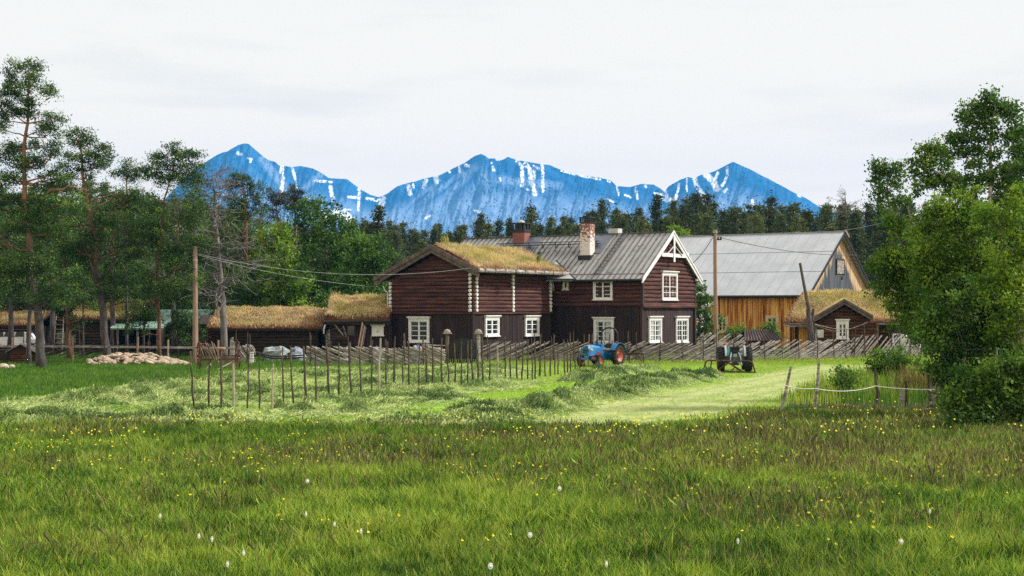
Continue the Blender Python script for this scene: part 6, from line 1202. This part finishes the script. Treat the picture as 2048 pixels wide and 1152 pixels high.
n = 300; a = q.normal(0, 1, (n,2)); o = blades('long_leaves', bx_[:n], by_[:n], np.zeros(n), q.uniform(.4,1.2,n), .02, np.clip(q.normal(.3,.2,n),0,1), M['dock'], .3, E); o['kind'] = 'stuff'
# sapling on the sod roof
o = crown_mesh('roof_sapling', [((0,0,.0),(.10,.1,.16)),((.05,0,.25),(.10,.08,.12)),((-.04,0,-.15),(.12,.1,.12))], 60, .05, 'leafm', None, q); o.location = pt(1077,515,90.5); tag(o, 'small green sapling growing near the eave of the sod-roofed log house', 'sapling')

# forest belt: a few conifer shapes, each copied with its trunk and crown
def conifer(seed, h=14, kind=0):
    rng = np.random.default_rng(seed); E = empty('forest_conifer', (0,0,0)); m = MB(); m.tube([(0,0,0),(rng.normal()*.1,rng.normal()*.1,h*.5),(0,0,h)], [.17,.12,.02], 6); P, S = [], []
    z = h*rng.uniform(.12,.2)
    while z < h*.985:
        t = z/h
        R0 = {0: 2.6*(1-t)**.75+.25, 1: 2.3*(1-t)**.5*(.6+.5*math.sin(3*t+.4))+.35, 2: 1.7*(1-t)**.8+.2}[kind]
        nb = int(rng.integers(4, 7))
        for k in range(nb):
            a = rng.uniform(0, 6.28); r = R0*rng.uniform(.45, 1.2); up = rng.uniform(-.12, .3); e = Vector((math.cos(a)*r, math.sin(a)*r, z+up*r)); limb(m, (0,0,z), e, .035, .012, rng, 0, 2, .03, 3)
            nn = int(16+26*r); u = rng.uniform(.25, 1.05, nn)[:, None]; p = np.array([0,0,z])*(1-u)+np.array(e)*u; wdt = .22+.13*r; p = p+rng.normal(size=(nn,3))*np.array([wdt, wdt, wdt*.55])*(.5+.6*u); P.append(p)
        z += rng.uniform(.32, .55)*(1.3-.5*t)
    P.append(np.array([[0,0,h]])+rng.normal(size=(14,3))*np.array([.12,.12,.35]))
    P = np.concatenate(P); m.build('trunk', M['bark'], E); V, Q = leafquads(P, .15*rng.uniform(.6, 1.4, len(P)), .38, .3, rng)
    T = np.clip((.25,.5,.7,.35,.6,.3,.8,.45)[seed-300]+rng.normal(0,.14,len(P))+.3*(fbm(P[:,0]*.9+seed, P[:,2]*.9, seed)-.5), 0, 1); mesh_np('crown', V, Q, M['spruce'], E, np.repeat(T, 4)); return E
PRO = [conifer(300+k, 14, (0,2,1,2,0,1,2,0)[k]) for k in range(8)]; used = [False]*8
q = np.random.default_rng(123); _tx = [-200,300,440,520,640,760,800,900,1000,1100,1200,1300,1450,1600,1700,1800,2300]; _ty = [372,378,400,428,445,435,440,438,432,425,410,400,395,395,400,395,400]
for D, step in ((113,44),(123,40),(132,58),(148,50),(163,44),(180,40),(200,36),(225,33)):
    px = (-40 if D > 150 or D < 130 else 560)+q.uniform(0, step)
    while px < (600 if D < 130 else 2330):
        k = int(q.integers(0, 8)); E = PRO[k] if not used[k] else copy_tree(PRO[k]); used[k] = True
        ty = float(np.interp(px, _tx, _ty))+abs(q.normal(0, 20))+(14 if D < 150 else 0)+(12 if D < 130 else 0)-(26 if q.random() < .12 else 0); Dd = D+q.uniform(-5, 5); X = (px-1024)/F*Dd; zb = float(gh(X, Dd))-.1; zt = H+(YH-ty)/F*Dd; s = (zt-zb)/14.2
        E.location = (X, Dd, zb); E.rotation_euler = (0,0,q.uniform(0,6.28)); E.scale = (s*q.uniform(.85,1.15),)*2+(s,)
        tag(E, 'dark conifer in the dense forest belt beyond the farm buildings', 'conifer', 'conifers of the forest belt'); px += step*q.uniform(.6, 1.4)
E = copy_tree(PRO[3]); D = 140; X = (757-1024)/F*D; s = (H+(YH-408)/F*D)/14.2; E.location = (X, D, 0); E.scale = (s*1.1, s*1.1, s); tag(E, 'single spruce spire standing above the trees in the snowy notch of the mountains', 'conifer', None)
if 'group' in E: del E['group']
for k, (px, py, r) in enumerate(((1355,470,14),(700,440,12))): pass
tree('birch', 'yellow-green treetop just above the farmhouse roof ridge', 1352, 128, [(1352,520)], G_([(1345,462,10),(1358,460,10),(1352,475,14),(1368,470,9)]), r0=.1, leaf='leafb', seed=71, size=.11, csize=.45, per=50)
o = crown_mesh('forest_undergrowth', [((X_, D_, float(gh(X_, D_))+.8), (2.6,1.6,1.5)) for X_, D_ in zip(q.uniform(-62, 62, 170), q.uniform(126, 170, 170))], 130, .22, 'spruce', None, q, tintb=.4); tag(o, 'dark low undergrowth filling the floor of the forest belt', 'undergrowth', kind='stuff')

# ---------------------------------------------------------------- flowers in the meadow
def flower(m_, z, r, rng):
    n0 = len(m_.v)
    for k in range(5):
        a = 2*math.pi*k/5+rng.uniform(-.2,.2); m_.addv([(0,0,z),(r*.55*math.cos(a-.5),r*.55*math.sin(a-.5),z+.008),(r*math.cos(a),r*math.sin(a),z+.016),(r*.55*math.cos(a+.5),r*.55*math.sin(a+.5),z+.008)], [(0,1,2,3)])
q = np.random.default_rng(21); FP = []
for k in range(6):
    m = MB(); flower(m, 0, .024, q); m.addv([(x, y+.01, z+.004) for x, y, z in [(-.02,0,-.01),(.02,0,-.01),(0,0,.02)]], [(0,1,2)]); E = empty('buttercup', (0,0,0)); m.build('petals', M['petal'], E); m = MB(); m.tube([(0,0,-.45),(.01,.01,-.2),(0,0,0)], .003, 3, False); m.build('stem', M['stem'], E); FP.append(E)
x, y, px = sample_view(9000, 15, 42, 1.7, 0); den = ss(.42, .95, fbm(x*.45, y*.45, 81, 3))*(.18+.28*ss(17, 26, y)); k = (q.random(len(x)) < den) & (y < edge(px)-.5); x, y = x[k][:1500], y[k][:1500]
o_ = np.argsort(y); x, y = x[o_], y[o_]; zz = gh(x, y)+.40+.16*q.random(len(x)); cnt = 0; rest = []
for i in range(len(x)):
    if i < 300:
        E = FP[i] if i < 6 else copy_tree(FP[i % 6]); E.location = (x[i], y[i], zz[i]); E.rotation_euler = (q.uniform(-.5,.5)+.5, q.uniform(-.4,.4), q.uniform(0,6.28)); s = q.uniform(.75,1.15); E.scale = (s,s,1); tag(E, 'small yellow buttercup on a thin stem in the meadow', 'flower', 'buttercups of the meadow')
    else: rest.append((x[i], y[i], zz[i]))
m = MB()
for a in rest:
    s = q.uniform(.014,.025); tx, ty_ = q.uniform(-.6,.6), -q.uniform(.2,.9); m.addv([(a[0]+s*math.cos(t), a[1]+s*.6*math.sin(t), a[2]+s*math.sin(t)*.8) for t in np.arange(5)*1.2566], [(0,1,2,3,4)])
tag(m.build('buttercups', M['petal']), 'scattered yellow buttercups in the farther meadow', 'flowers', kind='stuff')
DL = [(615,962),(612,1028),(424,1078),(487,1106),(320,1032),(981,1132),(1060,1070),(1119,977),(1860,1022),(1802,1083),(669,1048),(398,1072),(722,1062),(1213,1128),(1476,1082),(455,1128)]
m = MB(); n_ = 170; d = ellip(n_, q, .9)*.032; V, Q = leafquads(d, .007, .5, 0, q); m.addv([tuple(v) for v in V], [tuple(int(i) for i in f) for f in Q]); m.lathe([(.001,-.02),(.02,0),(.001,.02)], (0,0,0), 'z', 8)
E = empty('dandelion_clock', (0,0,0)); m.build('seed_ball', M['seedhead'], E); m = MB(); m.tube([(0,0,-.5),(.01,0,-.2),(0,0,-.02)], .004, 4, False); m.build('stem', M['stem'], E)
for i, (px, py) in enumerate(DL):
    e_ = E if i == 0 else copy_tree(E); D = dg(py, .62)
    if D > 30: D = 30
    e_.location = pt(px, py, D); s = (.8 if i in (5,6,0,7,9) else .45); e_.scale = (s,s,1); tag(e_, 'white dandelion seed ball standing in the meadow grass', 'flower', 'dandelion clocks')
